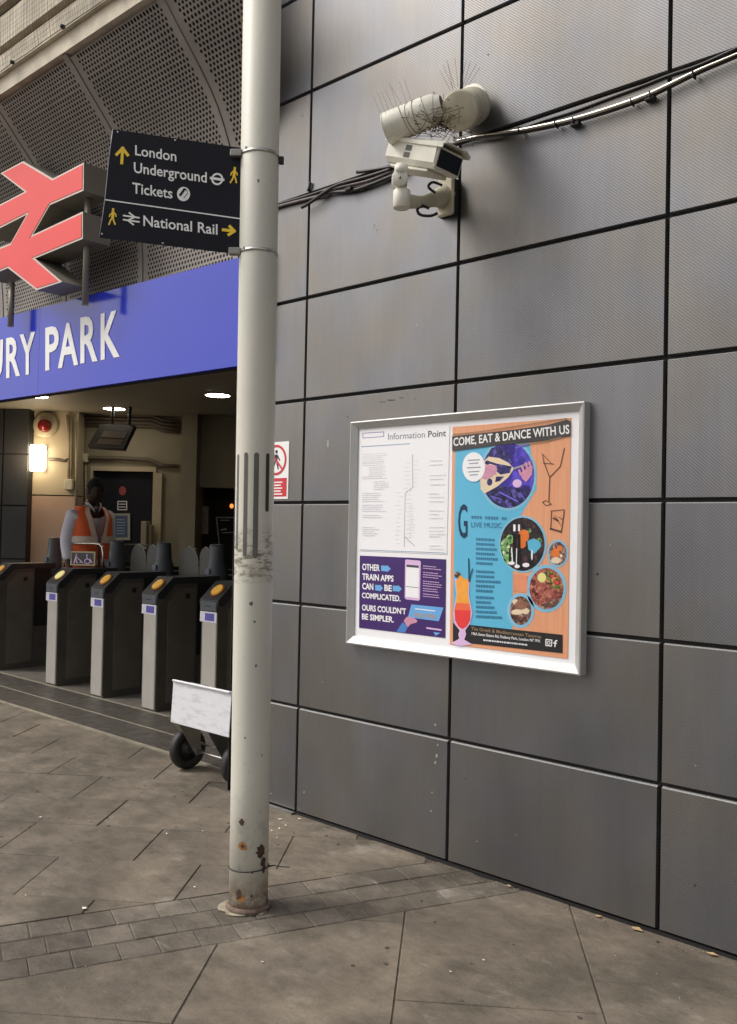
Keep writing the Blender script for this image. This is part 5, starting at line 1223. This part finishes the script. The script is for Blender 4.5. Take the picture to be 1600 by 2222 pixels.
# cocktail
L5 = L4+.0008
poly('glass_outline_print', Qp((988, 1256), (1021, 1257), (1019, 1290), (1022, 1308), (1027, 1330), (1022, 1352), (1011, 1368), (1013, 1376), (1009, 1388), (1026, 1398), (1000, 1402), (980, 1396), (998, 1386), (996, 1376), (999, 1368), (988, 1354), (985, 1332), (989, 1308), (992, 1290)), M_LPINK, rs, nP, .0003, L5)
poly('amber_drink', Qp((991, 1258), (1019, 1259), (1017, 1288), (1020, 1310), (991, 1308), (993, 1288)), M_AMBER, rs, nP, .0003, L5+.0004)
poly('orange_drink', Qp((991, 1308), (1020, 1310), (1023, 1325), (988, 1323)), mat('coral_print', srgb(246, 112, 72), .32), rs, nP, .0003, L5+.0004)
poly('red_drink', Qp((988, 1323), (1023, 1325), (1022, 1346), (1014, 1360), (1005, 1365), (997, 1360), (989, 1346)), M_SCARLET, rs, nP, .0003, L5+.0004)
poly('garnish_picture', ell(994, 1247, 6.5, 7, PP, 12), M_CAKE, rs, nP, .0003, L5+.0008)
poly('foam_picture', Qp((995, 1242), (1001, 1248), (1010, 1256), (1020, 1257), (1014, 1262), (996, 1258)), M_AMBER, rs, nP, .0003, L5+.0008)
polys('straw_picture', stroke([(1018.5, 1212), (1019.5, 1262)], 2.2, PP)+stroke([(1027, 1234), (1020, 1258)], 2, PP), M_TEAL, rs, nP, .0003, L5+.0012)

# wall prohibition sign ---------------------------------------------------
wsn = thing('prohibition_sign', 'white sign with red no-entry-on-foot ring and red text block, behind the pole', 'sign', (-.21, 0, 1.65))
yq = -.003; xs0, xs1 = -.315, -.112
MB().box(xs0, xs1, yq, -.0005, 1.655, 1.965).obj('plate', M_WHITE, wsn)
cxs, czs, rr_ = -.213, 1.867, .082
def ringp(r0, r1, cx, cz, n=36):
    return [[(cx+r0*math.cos(a), yq, cz+r0*math.sin(a)), (cx+r1*math.cos(a), yq, cz+r1*math.sin(a)), (cx+r1*math.cos(c_), yq, cz+r1*math.sin(c_)), (cx+r0*math.cos(c_), yq, cz+r0*math.sin(c_))] for a, c_ in ((2*PI*k/n, 2*PI*(k+1)/n) for k in range(n))]
rg = ringp(.070, .083, cxs, czs); sq = .707*.072
rg.append([(cxs-sq-.004, yq, czs+sq-.004), (cxs-sq+.004, yq, czs+sq+.004), (cxs+sq+.004, yq, czs-sq+.004), (cxs+sq-.004, yq, czs-sq-.004)])
polys('red_ring', rg, M_SREDP, wsn, nY, .0006, .0010)
def W2(x, z): return Vector((cxs+x, yq, czs+z))
pm = [[W2(-.012, .030), W2(.012, .030), W2(.010, -.008), W2(-.012, -.008)], [W2(.0, .026), W2(.010, .030), W2(.034, -.002), W2(.028, -.006)], [W2(-.01, -.006), W2(.0, -.006), W2(-.022, -.052), W2(-.032, -.050)], [W2(.0, -.006), W2(.010, -.006), W2(.024, -.05), W2(.014, -.052)]]
pm.append([W2(.002+.010*math.cos(2*PI*k/12), .045+.010*math.sin(2*PI*k/12)) for k in range(12)])
polys('figure', pm, M_BLK2, wsn, nY, .0004, .0005)
poly('red_block', [(xs0+.012, yq, 1.668), (xs1-.012, yq, 1.668), (xs1-.012, yq, 1.768), (xs0+.012, yq, 1.768)], M_SREDP, wsn, nY, .0005, .0006)
polys('small_print', [[(xs0+.02, yq, z), (xs1-.045-.012*(k % 2), yq, z), (xs1-.045-.012*(k % 2), yq, z+.007), (xs0+.02, yq, z+.007)] for k, z in enumerate((1.678, 1.694, 1.710, 1.726, 1.742))], M_WHITE, wsn, nY, .0004, .0012)

# ================================================================== CCTV CAMERA
cv = thing('security_camera', 'cream box security camera on a wall bracket', 'camera', (.975, 0, 3.0))
hO = wd(3.95)(848, 297); hx = wd(3.74)(966, 312)-hO; LX = hx.length*1.04; hx.normalize()
hw_ = Vector((0, 0, 1)).cross(hx).normalized(); hw_ = hw_ if hw_.dot(FH) > 0 else -hw_; hu = hx.cross(hw_)
if hu.z < 0: hu = -hu
# local frame: x along the housing, y away from us, z up
HTm = Matrix((hx, hw_, hu)).transposed().to_4x4(); HTm.translation = hO
bW, bH = .172, .100
b = MB(); prof_ = [(.004, -.004), (0, -.012), (0, -bH*.78), (.016, -bH), (bW-.016, -bH), (bW, -bH*.78), (bW, -.012), (bW-.004, -.004)]
vs = []
for xx, sc_ in ((-.008, .93), (0, 1), (LX-.055, 1)):
    for y, z in prof_: vs.append((xx+(z*-.10 if xx > .1 else 0), bW/2+(y-bW/2)*sc_, -bH/2+(z+bH/2)*sc_))
n_ = len(prof_); b.add(vs, [(i*n_+k, i*n_+(k+1) % n_, (i+1)*n_+(k+1) % n_, (i+1)*n_+k) for i in range(2) for k in range(n_)]+[tuple(range(n_))[::-1], tuple(range(2*n_, 3*n_))], HTm); b.obj('housing', M_CAMW, cv)
b = MB(); b.prism([(-.02, -.006, -.014), (-.02, -.006, .002), (-.02, .02, .014), (-.02, bW-.02, .014), (-.02, bW+.006, .002), (-.02, bW+.006, -.014), (-.02, bW+.002, -.014), (-.02, bW+.002, -.001), (-.02, bW-.02, .009), (-.02, .02, .009), (-.02, -.002, -.001), (-.02, -.002, -.014)], (LX+.004, 0, 0), HTm); b.obj('sun_hood', M_CAMW, cv)
fx = LX-.047
b = MB(); b.box(fx-.004, fx+.006, .004, bW-.004, -bH+.004, -.008, HTm, .004); b.obj('front_bezel', M_CAMW, cv)
b = MB(); b.box(fx+.0065, fx+.008, .014, bW-.014, -bH+.013, -.017, HTm); b.obj('window', M_GLASS, cv)
b = MB(); b.box(.11, .145, -.0016, -.0004, -.045, -.022, HTm); b.obj('label_mark', mat('grey_casing_mark', (.10, .10, .085), .5), cv)
b = MB(); b.box(.108, .143, -.0016, -.0004, -.074, -.052, HTm); b.obj('label_mark', mat('grey_casing_mark', (.10, .10, .085), .5), cv)
b = MB(); b.box(.02, LX-.09, .02, bW-.02, -bH-.016, -bH-.0005, HTm, .004); b.obj('base_rail', M_CAMW, cv)
# knuckle and arm
kc = Vector((.968, -.372, 3.02)); kn_ = wd(3.86)(868, 388)
b = MB(); ax = Matrix.Translation(kn_) @ Matrix.Rotation(YAW, 4, 'Z') @ Matrix.Rotation(PI/2, 4, 'X'); b.lathe([(.034, -.06), (.034, -.012), (.0345, -.012), (.0345, .014), (.032, .017), (.0, .017)], 28, ax); b.obj('tilt_knuckle', M_CAMW, cv)
b = MB(); b.lathe([(.006, .0175), (.006, .021), (.0, .021)], 6, ax); b.obj('pivot_bolt', M_GALV, cv)
b = MB(); b.lathe([(.026, -.12), (.031, -.062), (.031, -.0605), (.0, -.0605)], 20, ax); b.obj('motor_housing', M_CAMD, cv)
b = MB(); b.tube([kn_+Vector((0, 0, .02)), kn_+Vector((.0, .01, .055))], [.026, .03], 16); b.obj('knuckle_neck', M_CAMW, cv)
tipc = wd(3.89)(872, 432)
b = MB(); b.lathe([(.0, -.040), (.033, -.040), (.037, -.036), (.037, .034), (.034, .038), (.0, .038)], 28, Matrix.Translation(tipc)); b.obj('arm_end', M_CAMW, cv)
wm = Vector((.945, -.035, 3.03))
b = MB(); b.tube([tipc+Vector((0, .02, -.004)), tipc.lerp(wm, .45)+Vector((0, 0, -.018)), tipc.lerp(wm, .75)+Vector((0, 0, -.008)), wm], [.032, .026, .034, .056], 20); b.obj('arm', M_CAMD, cv)
b = MB(); b.box(.915, 1.005, -.058, -.036, 2.935, 3.115, None, .008); b.obj('wall_plate', M_CAMD, cv)
b = MB(); b.box(.90, 1.0, -.035, -.0, 2.945, 3.105, None, .003); b.obj('rubber_gasket', M_BLACK, cv)
cb = [wd(3.95)(*p) for p in ((945, 418), (930, 405), (940, 395), (960, 402))]
MB().tube(smooth(cb), .006, 8).obj('cable_loop', M_BLACK, cv)
cb = [wd(3.98)(*p) for p in ((932, 452), (915, 446), (906, 455), (913, 466), (935, 468), (950, 462))]
MB().tube(smooth(cb), .0065, 8).obj('cable_loop', M_BLACK, cv)

# old tubular camera above it ---------------------------------------------
oc = thing('old_tube_camera', 'weathered round camera with a tubular hood wrapped in string', 'camera', (1.1, 0, 3.4))
cap = wd(3.80)(998, 240); flg = Vector((1.10, -.004, 3.44)); axd = (cap-wd(4.12)(1040, 226)).normalized()
fl_ = cap-axd*.30
Rz = axd.to_track_quat('Z', 'Y').to_matrix().to_4x4()
b = MB(); b.lathe([(.079, -.26), (.082, -.20), (.078, -.04), (.081, -.036), (.081, -.004), (.077, .0)], 32, Matrix.Translation(cap) @ Rz); b.obj('drum', M_CAMD, oc)
b = MB(); b.lathe([(.0795, .0), (.0795, .006), (.074, .010), (.0, .011)], 32, Matrix.Translation(cap) @ Rz); b.obj('end_cap', M_CAMD, oc)
b = MB(); b.tube([cap+axd*.0118+UU*.03, cap+axd*.0118-UU*.05], .0012, 4); b.obj('crack', M_TWIG, oc)
b = MB(); Rw = Matrix.Rotation(PI/2, 4, 'X'); fc = Vector(wy(-.05)(1020, 232)); b.lathe([(.10, .0), (.10, .006), (.09, .010)], 32, Matrix.Translation(fc) @ Rw); b.obj('wall_flange', M_CAMW, oc)
b = MB(); b.tube([fc, (fc.x, 0, fc.z)], .06, 20); b.obj('wall_mount', M_CAMD, oc)
ta = wd(3.84)(952, 234); tb = wd(3.93)(841, 279); td = (tb-ta).normalized()
b = MB(); b.tube([ta-td*.02, ta+td*.02, ta.lerp(tb, .3), tb], [.045, .064, .067, .067], 28, cap=False); b.obj('hood_tube', M_CAMW, oc)
b = MB(); Rt = td.to_track_quat('Z', 'Y').to_matrix().to_4x4(); b.lathe([(.067, -.001), (.0685, -.001), (.0685, .003), (.0, .004)], 28, Matrix.Translation(tb) @ Rt); b.obj('tube_end', M_CAMW, oc)
st = MB()
for k in range(5):
    p = ta.lerp(tb, .05+.15*k+random.uniform(-.03, .03)); T = Matrix.Translation(p) @ Rt @ Matrix.Rotation(random.uniform(-.25, .25), 4, 'X') @ Matrix.Rotation(random.uniform(-.25, .25), 4, 'Y')
    st.tube([T @ Vector((.0695*math.cos(2*PI*i/20), .0695*math.sin(2*PI*i/20), 0)) for i in range(21)], .0011, 4, cap=False)
st.obj('string_wrap', M_TWIG, oc)['kind'] = 'stuff'
ns = MB(); nc = wd(3.86)(955, 262)
for k in range(190):
    p = nc+RH*random.gauss(-.005, .062)+Vector((0, 0, random.gauss(-.006, .024)))+FH*random.gauss(0, .03); d = Vector((random.gauss(0, 1), random.gauss(0, 1), random.gauss(0, .35))).normalized()*random.uniform(.03, .07)
    ns.tube([p-d, p+Vector((random.gauss(0, .008),)*3), p+d], .0014, 3, cap=False)
t = tag(ns.obj('bird_nest', M_TWIG), 'untidy nest of dry twigs wedged between the two cameras', kind='stuff')
t['category'] = 'nest'
# bird spikes
sk = thing('bird_spikes', 'fan of thin wire bird spikes on the tubular hood', 'bird spikes', tuple(tb))
b = MB()
for (x, y), (xx, yy) in (((829, 255), (811, 208)), ((838, 248), (820, 200)), ((846, 243), (829, 200)), ((856, 238), (836, 193)), ((864, 236), (846, 180)), ((874, 230), (850, 188)), ((884, 226), (867, 176)), ((894, 222), (878, 172))):
    b.tube([wd(3.83)(x, y), wd(3.80)(xx, yy)], .0007, 4)
b.obj('spike', M_TWIG, sk)['kind'] = 'stuff'
sk2 = thing('bird_spikes', 'fan of thin wire bird spikes above the round end cap', 'bird spikes', tuple(wd(3.95)(990, 200)))
b = MB()
for (x, y), (xx, yy) in (((978, 196), (955, 152)), ((983, 192), (972, 138)), ((988, 190), (970, 131)), ((994, 188), (988, 126)), ((1000, 186), (1012, 130)), ((1006, 184), (1022, 131)), ((1010, 184), (1034, 138)), ((1016, 186), (1042, 146)), ((984, 194), (962, 140))):
    b.tube([wd(3.92)(x, y), wd(3.92)(xx, yy)], .0007, 4)
b.obj('spike', M_TWIG, sk2)['kind'] = 'stuff'

# ================================================================== CABLES ON THE WALL
cl_ = thing('left_cable_run', 'dark cables running along the wall between the pole and the camera', 'cables', tuple(wy(0)(740, 405)))
def wcab(name, pts, y, r, m, parent, n=8):
    P = wy(y); pp = [P(*p) for p in pts]
    # smooth
    out = []
    for i in range(len(pp)-1):
        p0, p1, p2, p3 = pp[max(i-1, 0)], pp[i], pp[i+1], pp[min(i+2, len(pp)-1)]
        for t in (0, .25, .5, .75): out.append(.5*((2*p1)+(p2-p0)*t+(2*p0-5*p1+4*p2-p3)*t*t+(3*p1-p0-3*p2+p3)*t**3))
    out.append(pp[-1]); b = MB()
    if isinstance(r, tuple): r = [r[min(int(i/len(out)*(len(r)-1)), len(r)-2)]*(1-(i/len(out)*(len(r)-1))%1)+r[min(int(i/len(out)*(len(r)-1))+1, len(r)-1)]*((i/len(out)*(len(r)-1))%1) for i in range(len(out))]
    b.tube(out, r, n); return b.obj(name, m, parent)
wcab('cable', [(560, 456), (610, 441), (670, 424), (730, 404), (790, 388), (850, 366), (900, 345)], -.014, .0085, M_CABLE, cl_)
wcab('cable', [(560, 462), (610, 446), (672, 430), (700, 424), (760, 408), (810, 396), (850, 378), (900, 358)], -.016, .008, M_CABLEG, cl_)
wcab('cable', [(655, 450), (672, 440), (700, 420), (730, 402), (760, 393), (800, 382), (850, 366)], -.034, .0085, M_CABLE, cl_)
wcab('cable', [(700, 418), (760, 414), (800, 402), (845, 384), (880, 370)], -.022, .0095, M_CABLE, cl_)
wcab('cable', [(700, 414), (750, 403), (800, 391), (850, 371)], -.030, .006, M_CABLEG, cl_)
wcab('cable', [(775, 373.5), (812, 368), (850, 361), (880, 352)], -.020, .0085, M_CABLE, cl_)
wcab('cable', [(674, 395), (671, 408), (668, 414)], -.01, .0075, M_BLACK, cl_)
MB().box(*(lambda p: (p.x-.02, p.x+.02, -.045, -.003, p.z-.012, p.z+.006))(wy(-.02)(762, 410)), None, .003).obj('cable_clip', M_BLACK, cl_)
cr_ = thing('right_cable_run', 'shiny conduit and black cables sagging from the camera to the right edge', 'cables', tuple(wy(0)(1250, 250)))
path = [(985, 306), (1040, 294), (1100, 286), (1160, 276), (1250, 256), (1330, 232), (1400, 207), (1450, 184), (1520, 150), (1600, 116), (1700, 70)]
wcab('conduit', path, -.034, (.003, .0045, .0075, .0085, .0085, .007, .0045, .004), M_CONDUIT, cr_, 10)
wcab('cable', [(x, y+6) for x, y in path], -.022, (.006, .007, .008, .009, .009, .008, .007, .007), M_CABLE, cr_)
wcab('cable', [(985, 300), (1050, 296), (1110, 285), (1180, 262), (1250, 240), (1330, 210), (1400, 184), (1450, 164), (1520, 140), (1600, 104), (1700, 62)], -.006, .006, M_CABLE, cr_)
wcab('cable', [(985, 303), (1060, 301), (1100, 293), (1160, 283), (1250, 262)], -.020, .006, M_CABLEG, cr_)
for x, y in ((1128, 278), (1207, 265), (1246, 257), (1372, 216), (1413, 201), (1506, 157)):
    P = wy(-.03)(x, y+3); MB().box(P.x-.003, P.x+.003, -.044, -.010, P.z-.016, P.z+.010, None, .002).obj('cable_tie', M_BLACK, cr_)
for x, y in ((1412, 208), (1250, 264)):
    P = wy(-.02)(x, y+3); MB().box(P.x-.02, P.x+.02, -.035, -.004, P.z-.014, P.z+.004, None, .003).obj('wall_clip', M_BLACK, cr_)

# ================================================================== TROLLEY
tr = thing('plate_trolley', 'small trolley with a scuffed white metal plate and black wheels behind the pole', 'trolley', (-1.0, .1, 0))
TP = wy(-.02)
pl = [TP(375.5, 1478), TP(502, 1497), TP(499, 1599), TP(372, 1568)]
print('trolley plate', pl)
M_PLATE = mat('scuffed_white_plate', (.70, .71, .74), .45, .1, .06, 9, .05, 30)
N_, L_, b_ = nodes_of(M_PLATE); tc_ = N_.new('ShaderNodeTexCoord'); mp_ = N_.new('ShaderNodeMapping'); mp_.inputs['Scale'].default_value = (5, 5, 26); mp_.inputs['Rotation'].default_value = (0, .06, 0)
L_.new(tc_.outputs['Object'], mp_.inputs[0]); n_1 = N_.new('ShaderNodeTexNoise'); n_1.inputs['Scale'].default_value = 1.6; n_1.inputs['Detail'].default_value = 7; n_1.inputs['Roughness'].default_value = .65; L_.new(mp_.outputs[0], n_1.inputs['Vector'])
cr_n = N_.new('ShaderNodeValToRGB'); cr_n.color_ramp.elements[0].position = .30; cr_n.color_ramp.elements[0].color = (.50, .51, .54, 1); cr_n.color_ramp.elements[1].position = .50; cr_n.color_ramp.elements[1].color = (.72, .73, .77, 1)
L_.new(n_1.outputs[0], cr_n.inputs[0]); L_.new(cr_n.outputs[0], b_.inputs['Base Color'])
px0, px1 = (pl[0].x+pl[3].x)/2, (pl[1].x+pl[2].x)/2; pz0, pz1 = (pl[2].z+pl[3].z)/2, (pl[0].z+pl[1].z)/2
Tt = Matrix.Translation(((px0+px1)/2, -.02, (pz0+pz1)/2)) @ Matrix.Rotation(math.radians(-3), 4, 'X')
hwp, hhp = (px1-px0)/2, (pz1-pz0)/2
b = MB(); b.box(-hwp, hwp, -.002, .004, -hhp, hhp, Tt, .002); b.box(-hwp+.004, hwp-.004, -.016, -.002, hhp-.012, hhp+.001, Tt, .004); b.obj('plate', M_PLATE, tr)
wr = .125
def wheel(x):
    b = MB(); T = Matrix.Translation((x, .13, wr)) @ Matrix.Rotation(PI/2, 4, 'Y')
    b.lathe([(.075, -.026), (.105, -.032), (.120, -.024), (.125, -.008), (.125, .008), (.120, .024), (.105, .032), (.075, .026), (.075, -.026)], 36, T)
    o = b.obj('wheel', M_BLACK, tr); b = MB(); b.lathe([(.0, -.02), (.03, -.03), (.03, -.018), (.074, -.008), (.074, .008), (.03, .018), (.03, .030), (.0, .02)], 24, T); b.obj('hub', mat('dark_hub', (.03, .027, .025), .5), o); return o
xw = -1.125
wheel(xw); wheel(xw+.50)
MB().tube([(xw-.05, .13, wr), (xw+.56, .13, wr)], .010, 12).obj('axle', M_STEEL, tr)
for x in (xw+.10, xw+.38):
    b = MB(); b.prism([(x, .115, wr-.02), (x, .155, wr-.02), (x, .13, pz0+.12), (x, -.012, pz0+.12), (x, -.012, pz0-.01)], (.006, 0, 0)); b.obj('side_bracket', M_GALV, tr)
b = MB(); b.prism([(xw-.04, .0, pz0+.02), (xw+.06, .0, pz0+.02), (xw+.06, .10, wr+.12), (xw+.06, .14, wr+.02), (xw+.0, .14, wr+.02)], (0, .01, 0)); b.obj('mudguard', M_BRONZE, tr)
MB().tube([(xw+.07, .16, wr+.04), (xw+.33, .16, wr+.04)], .008, 8).obj('cross_bar', M_GALV, tr)
b = MB(); b.tube([(xw+.13, .03, pz0), (xw+.13, .05, pz1-.02), (xw+.28, .05, pz1-.02), (xw+.28, .03, pz0)], .011, 8); b.obj('folded_handle', M_GALV, tr)

# marks on the cladding: droppings, chips and a run of dirt under the cables
PWm = wy(-.0004); mk_ = []
for x, y, a_, b_ in ((655, 250, 3, 5), (812, 489, 2, 6), (818, 500, 2, 5), (712, 962, 3, 10), (905, 705, 3, 3), (948, 922, 4, 9), (935, 905, 3, 5), (945, 1573, 3, 3), (950, 1617, 2, 3), (948, 1640, 3, 6), (945, 1655, 3, 4),
                     (938, 1720, 2, 3), (936, 1760, 2, 3), (1035, 1826, 2, 2), (1120, 1812, 2, 1.5), (1510, 1661, 2, 2), (660, 1719, 2, 3), (588, 1722, 2, 2), (700, 1480, 1.5, 2), (1200, 640, 2, 2), (1325, 1182, 1.6, 1.6)):
    mk_.append([PWm(x+a_*random.uniform(.6, 1)*math.cos(2*PI*k/9), y+b_*random.uniform(.6, 1)*math.sin(2*PI*k/9)) for k in range(9)])
polys('pale_marks', mk_, mat('pale_grey_mark', (.36, .35, .32), .8), wall, nY, .0003)
mk_ = []
for x, y, a_, b_ in ((1297, 1246, 4, 4), (1508, 1922, 4, 4), (1128, 1345, 2, 2), (1060, 118, 2, 2), (755, 905, 2, 2), (1010, 1690, 1.6, 1.6), (850, 868, 14, 1.6), (830, 872, 9, 1.2), (872, 863, 7, 1.2), (900, 866, 2, 1.5)):
    mk_.append([PWm(x+a_*random.uniform(.6, 1)*math.cos(2*PI*k/9), y+b_*random.uniform(.6, 1)*math.sin(2*PI*k/9)) for k in range(9)])
polys('dark_marks', mk_, mat('dark_wall_mark', (.05, .047, .043), .8), wall, nY, .0003)

# ================================================================== LITTER
def scrap(name, px, py, s, m, lab, cat, grp):
    c_ = wz(0.004)(px, py); b = MB(); n = random.randint(4, 6); a0 = random.uniform(0, 6)
    c_.y = min(c_.y, -.016-s*.35)
    pts = [(s*random.uniform(.6, 1)*math.cos(a0+2*PI*k/n), s*.6*random.uniform(.6, 1)*math.sin(a0+2*PI*k/n), random.uniform(0, .004)) for k in range(n)]
    b.prism(pts, (0, 0, .0012)); o = b.obj(name, m, None); o.location = c_; tag(o, lab, cat, grp)
LITS = [(183, 1972, .016, 'white paper scrap lying on the band of setts left of the pole'), (88, 1774, .012, 'white paper scrap on the slabs nearest the left edge'), (193, 1782, .010, 'white paper scrap on the slabs left of the trolley'),
        (55, 1944, .008, 'tiny white scrap near the sett band at the far left'), (362, 1810, .008, 'tiny white scrap on the slabs below the trolley wheel'), (440, 1804, .008, 'tiny pale scrap just left of the pole foot'),
        (608, 1778, .018, 'largest pale paper scrap between pole and wall'), (650, 1778, .014, 'bright pale scrap close under the wall joint'), (620, 1792, .009, 'small pale scrap just below the largest one by the wall'),
        (606, 1799, .008, 'narrow pale scrap in the middle of the litter by the pole'), (590, 1804, .009, 'pale scrap touching the right side of the pole'), (602, 1818, .007, 'lowest tiny scrap of the litter right of the pole'),
        (570, 2088, .008, 'tiny pale scrap on the big front slab'), (422, 1926, .007, 'faint pale scrap left of the cable tie'), (978, 2110, .007, 'tiny white scrap at the front edge slab'), (1050, 2085, .008, 'small pale mark-like scrap in front of the wall')]
for x, y, s, lab in LITS: scrap('paper_scrap', x, y, s, M_LIT, lab, 'litter', 'paper scraps on the pavement')
for x, y, s, lab in ((1120, 1916, .016, 'dry tan leaf lodged under the wall near the middle joint'), (1320, 1976, .022, 'long dry tan leaf at the wall foot'), (1400, 2004, .030, 'curled tan leaf at the foot of the right-hand joint'), (1555, 2064, .026, 'dry tan leaf at the wall foot by the right edge')):
    scrap('fallen_leaf', x, y, s, M_LEAF, lab, 'leaf', 'dry leaves along the wall foot')

gr = MB()
for k in range(420):
    x = random.uniform(-3.5, 2.6); y = -abs(random.gauss(0, 1.1))-.01
    if random.random() < .35: y = -abs(random.gauss(0, .05))-.012; x = random.uniform(-.4, 2.4)
    s_ = random.choice((.0015, .002, .0028, .004)); a0 = random.uniform(0, 6)
    gr.prism([(x+s_*math.cos(a0+i*2.1)*random.uniform(.6, 1.2), y+s_*math.sin(a0+i*2.1), .0012) for i in range(3)], (0, 0, .0012))
tag(gr.obj('grit', mat('pale_grit', (.36, .31, .24), .9, 0, .3, 40)), 'fine pale grit and crumbs scattered over the paving', kind='stuff')
gm = MB()
for k in range(70):
    x = random.uniform(-3, 2.6); y = -abs(random.gauss(0, 1.2))-.05; gm.prism(blob(x, y, random.uniform(.004, .010), random.uniform(.004, .009), .0014, 9, .2), (0, 0, .0008))
tag(gm.obj('chewing_gum', mat('flattened_grey_gum', (.085, .075, .065), .9, 0, .3, 20)), 'flattened dark chewing gum spots trodden into the paving', kind='stuff')
bpy.context.view_layer.update()
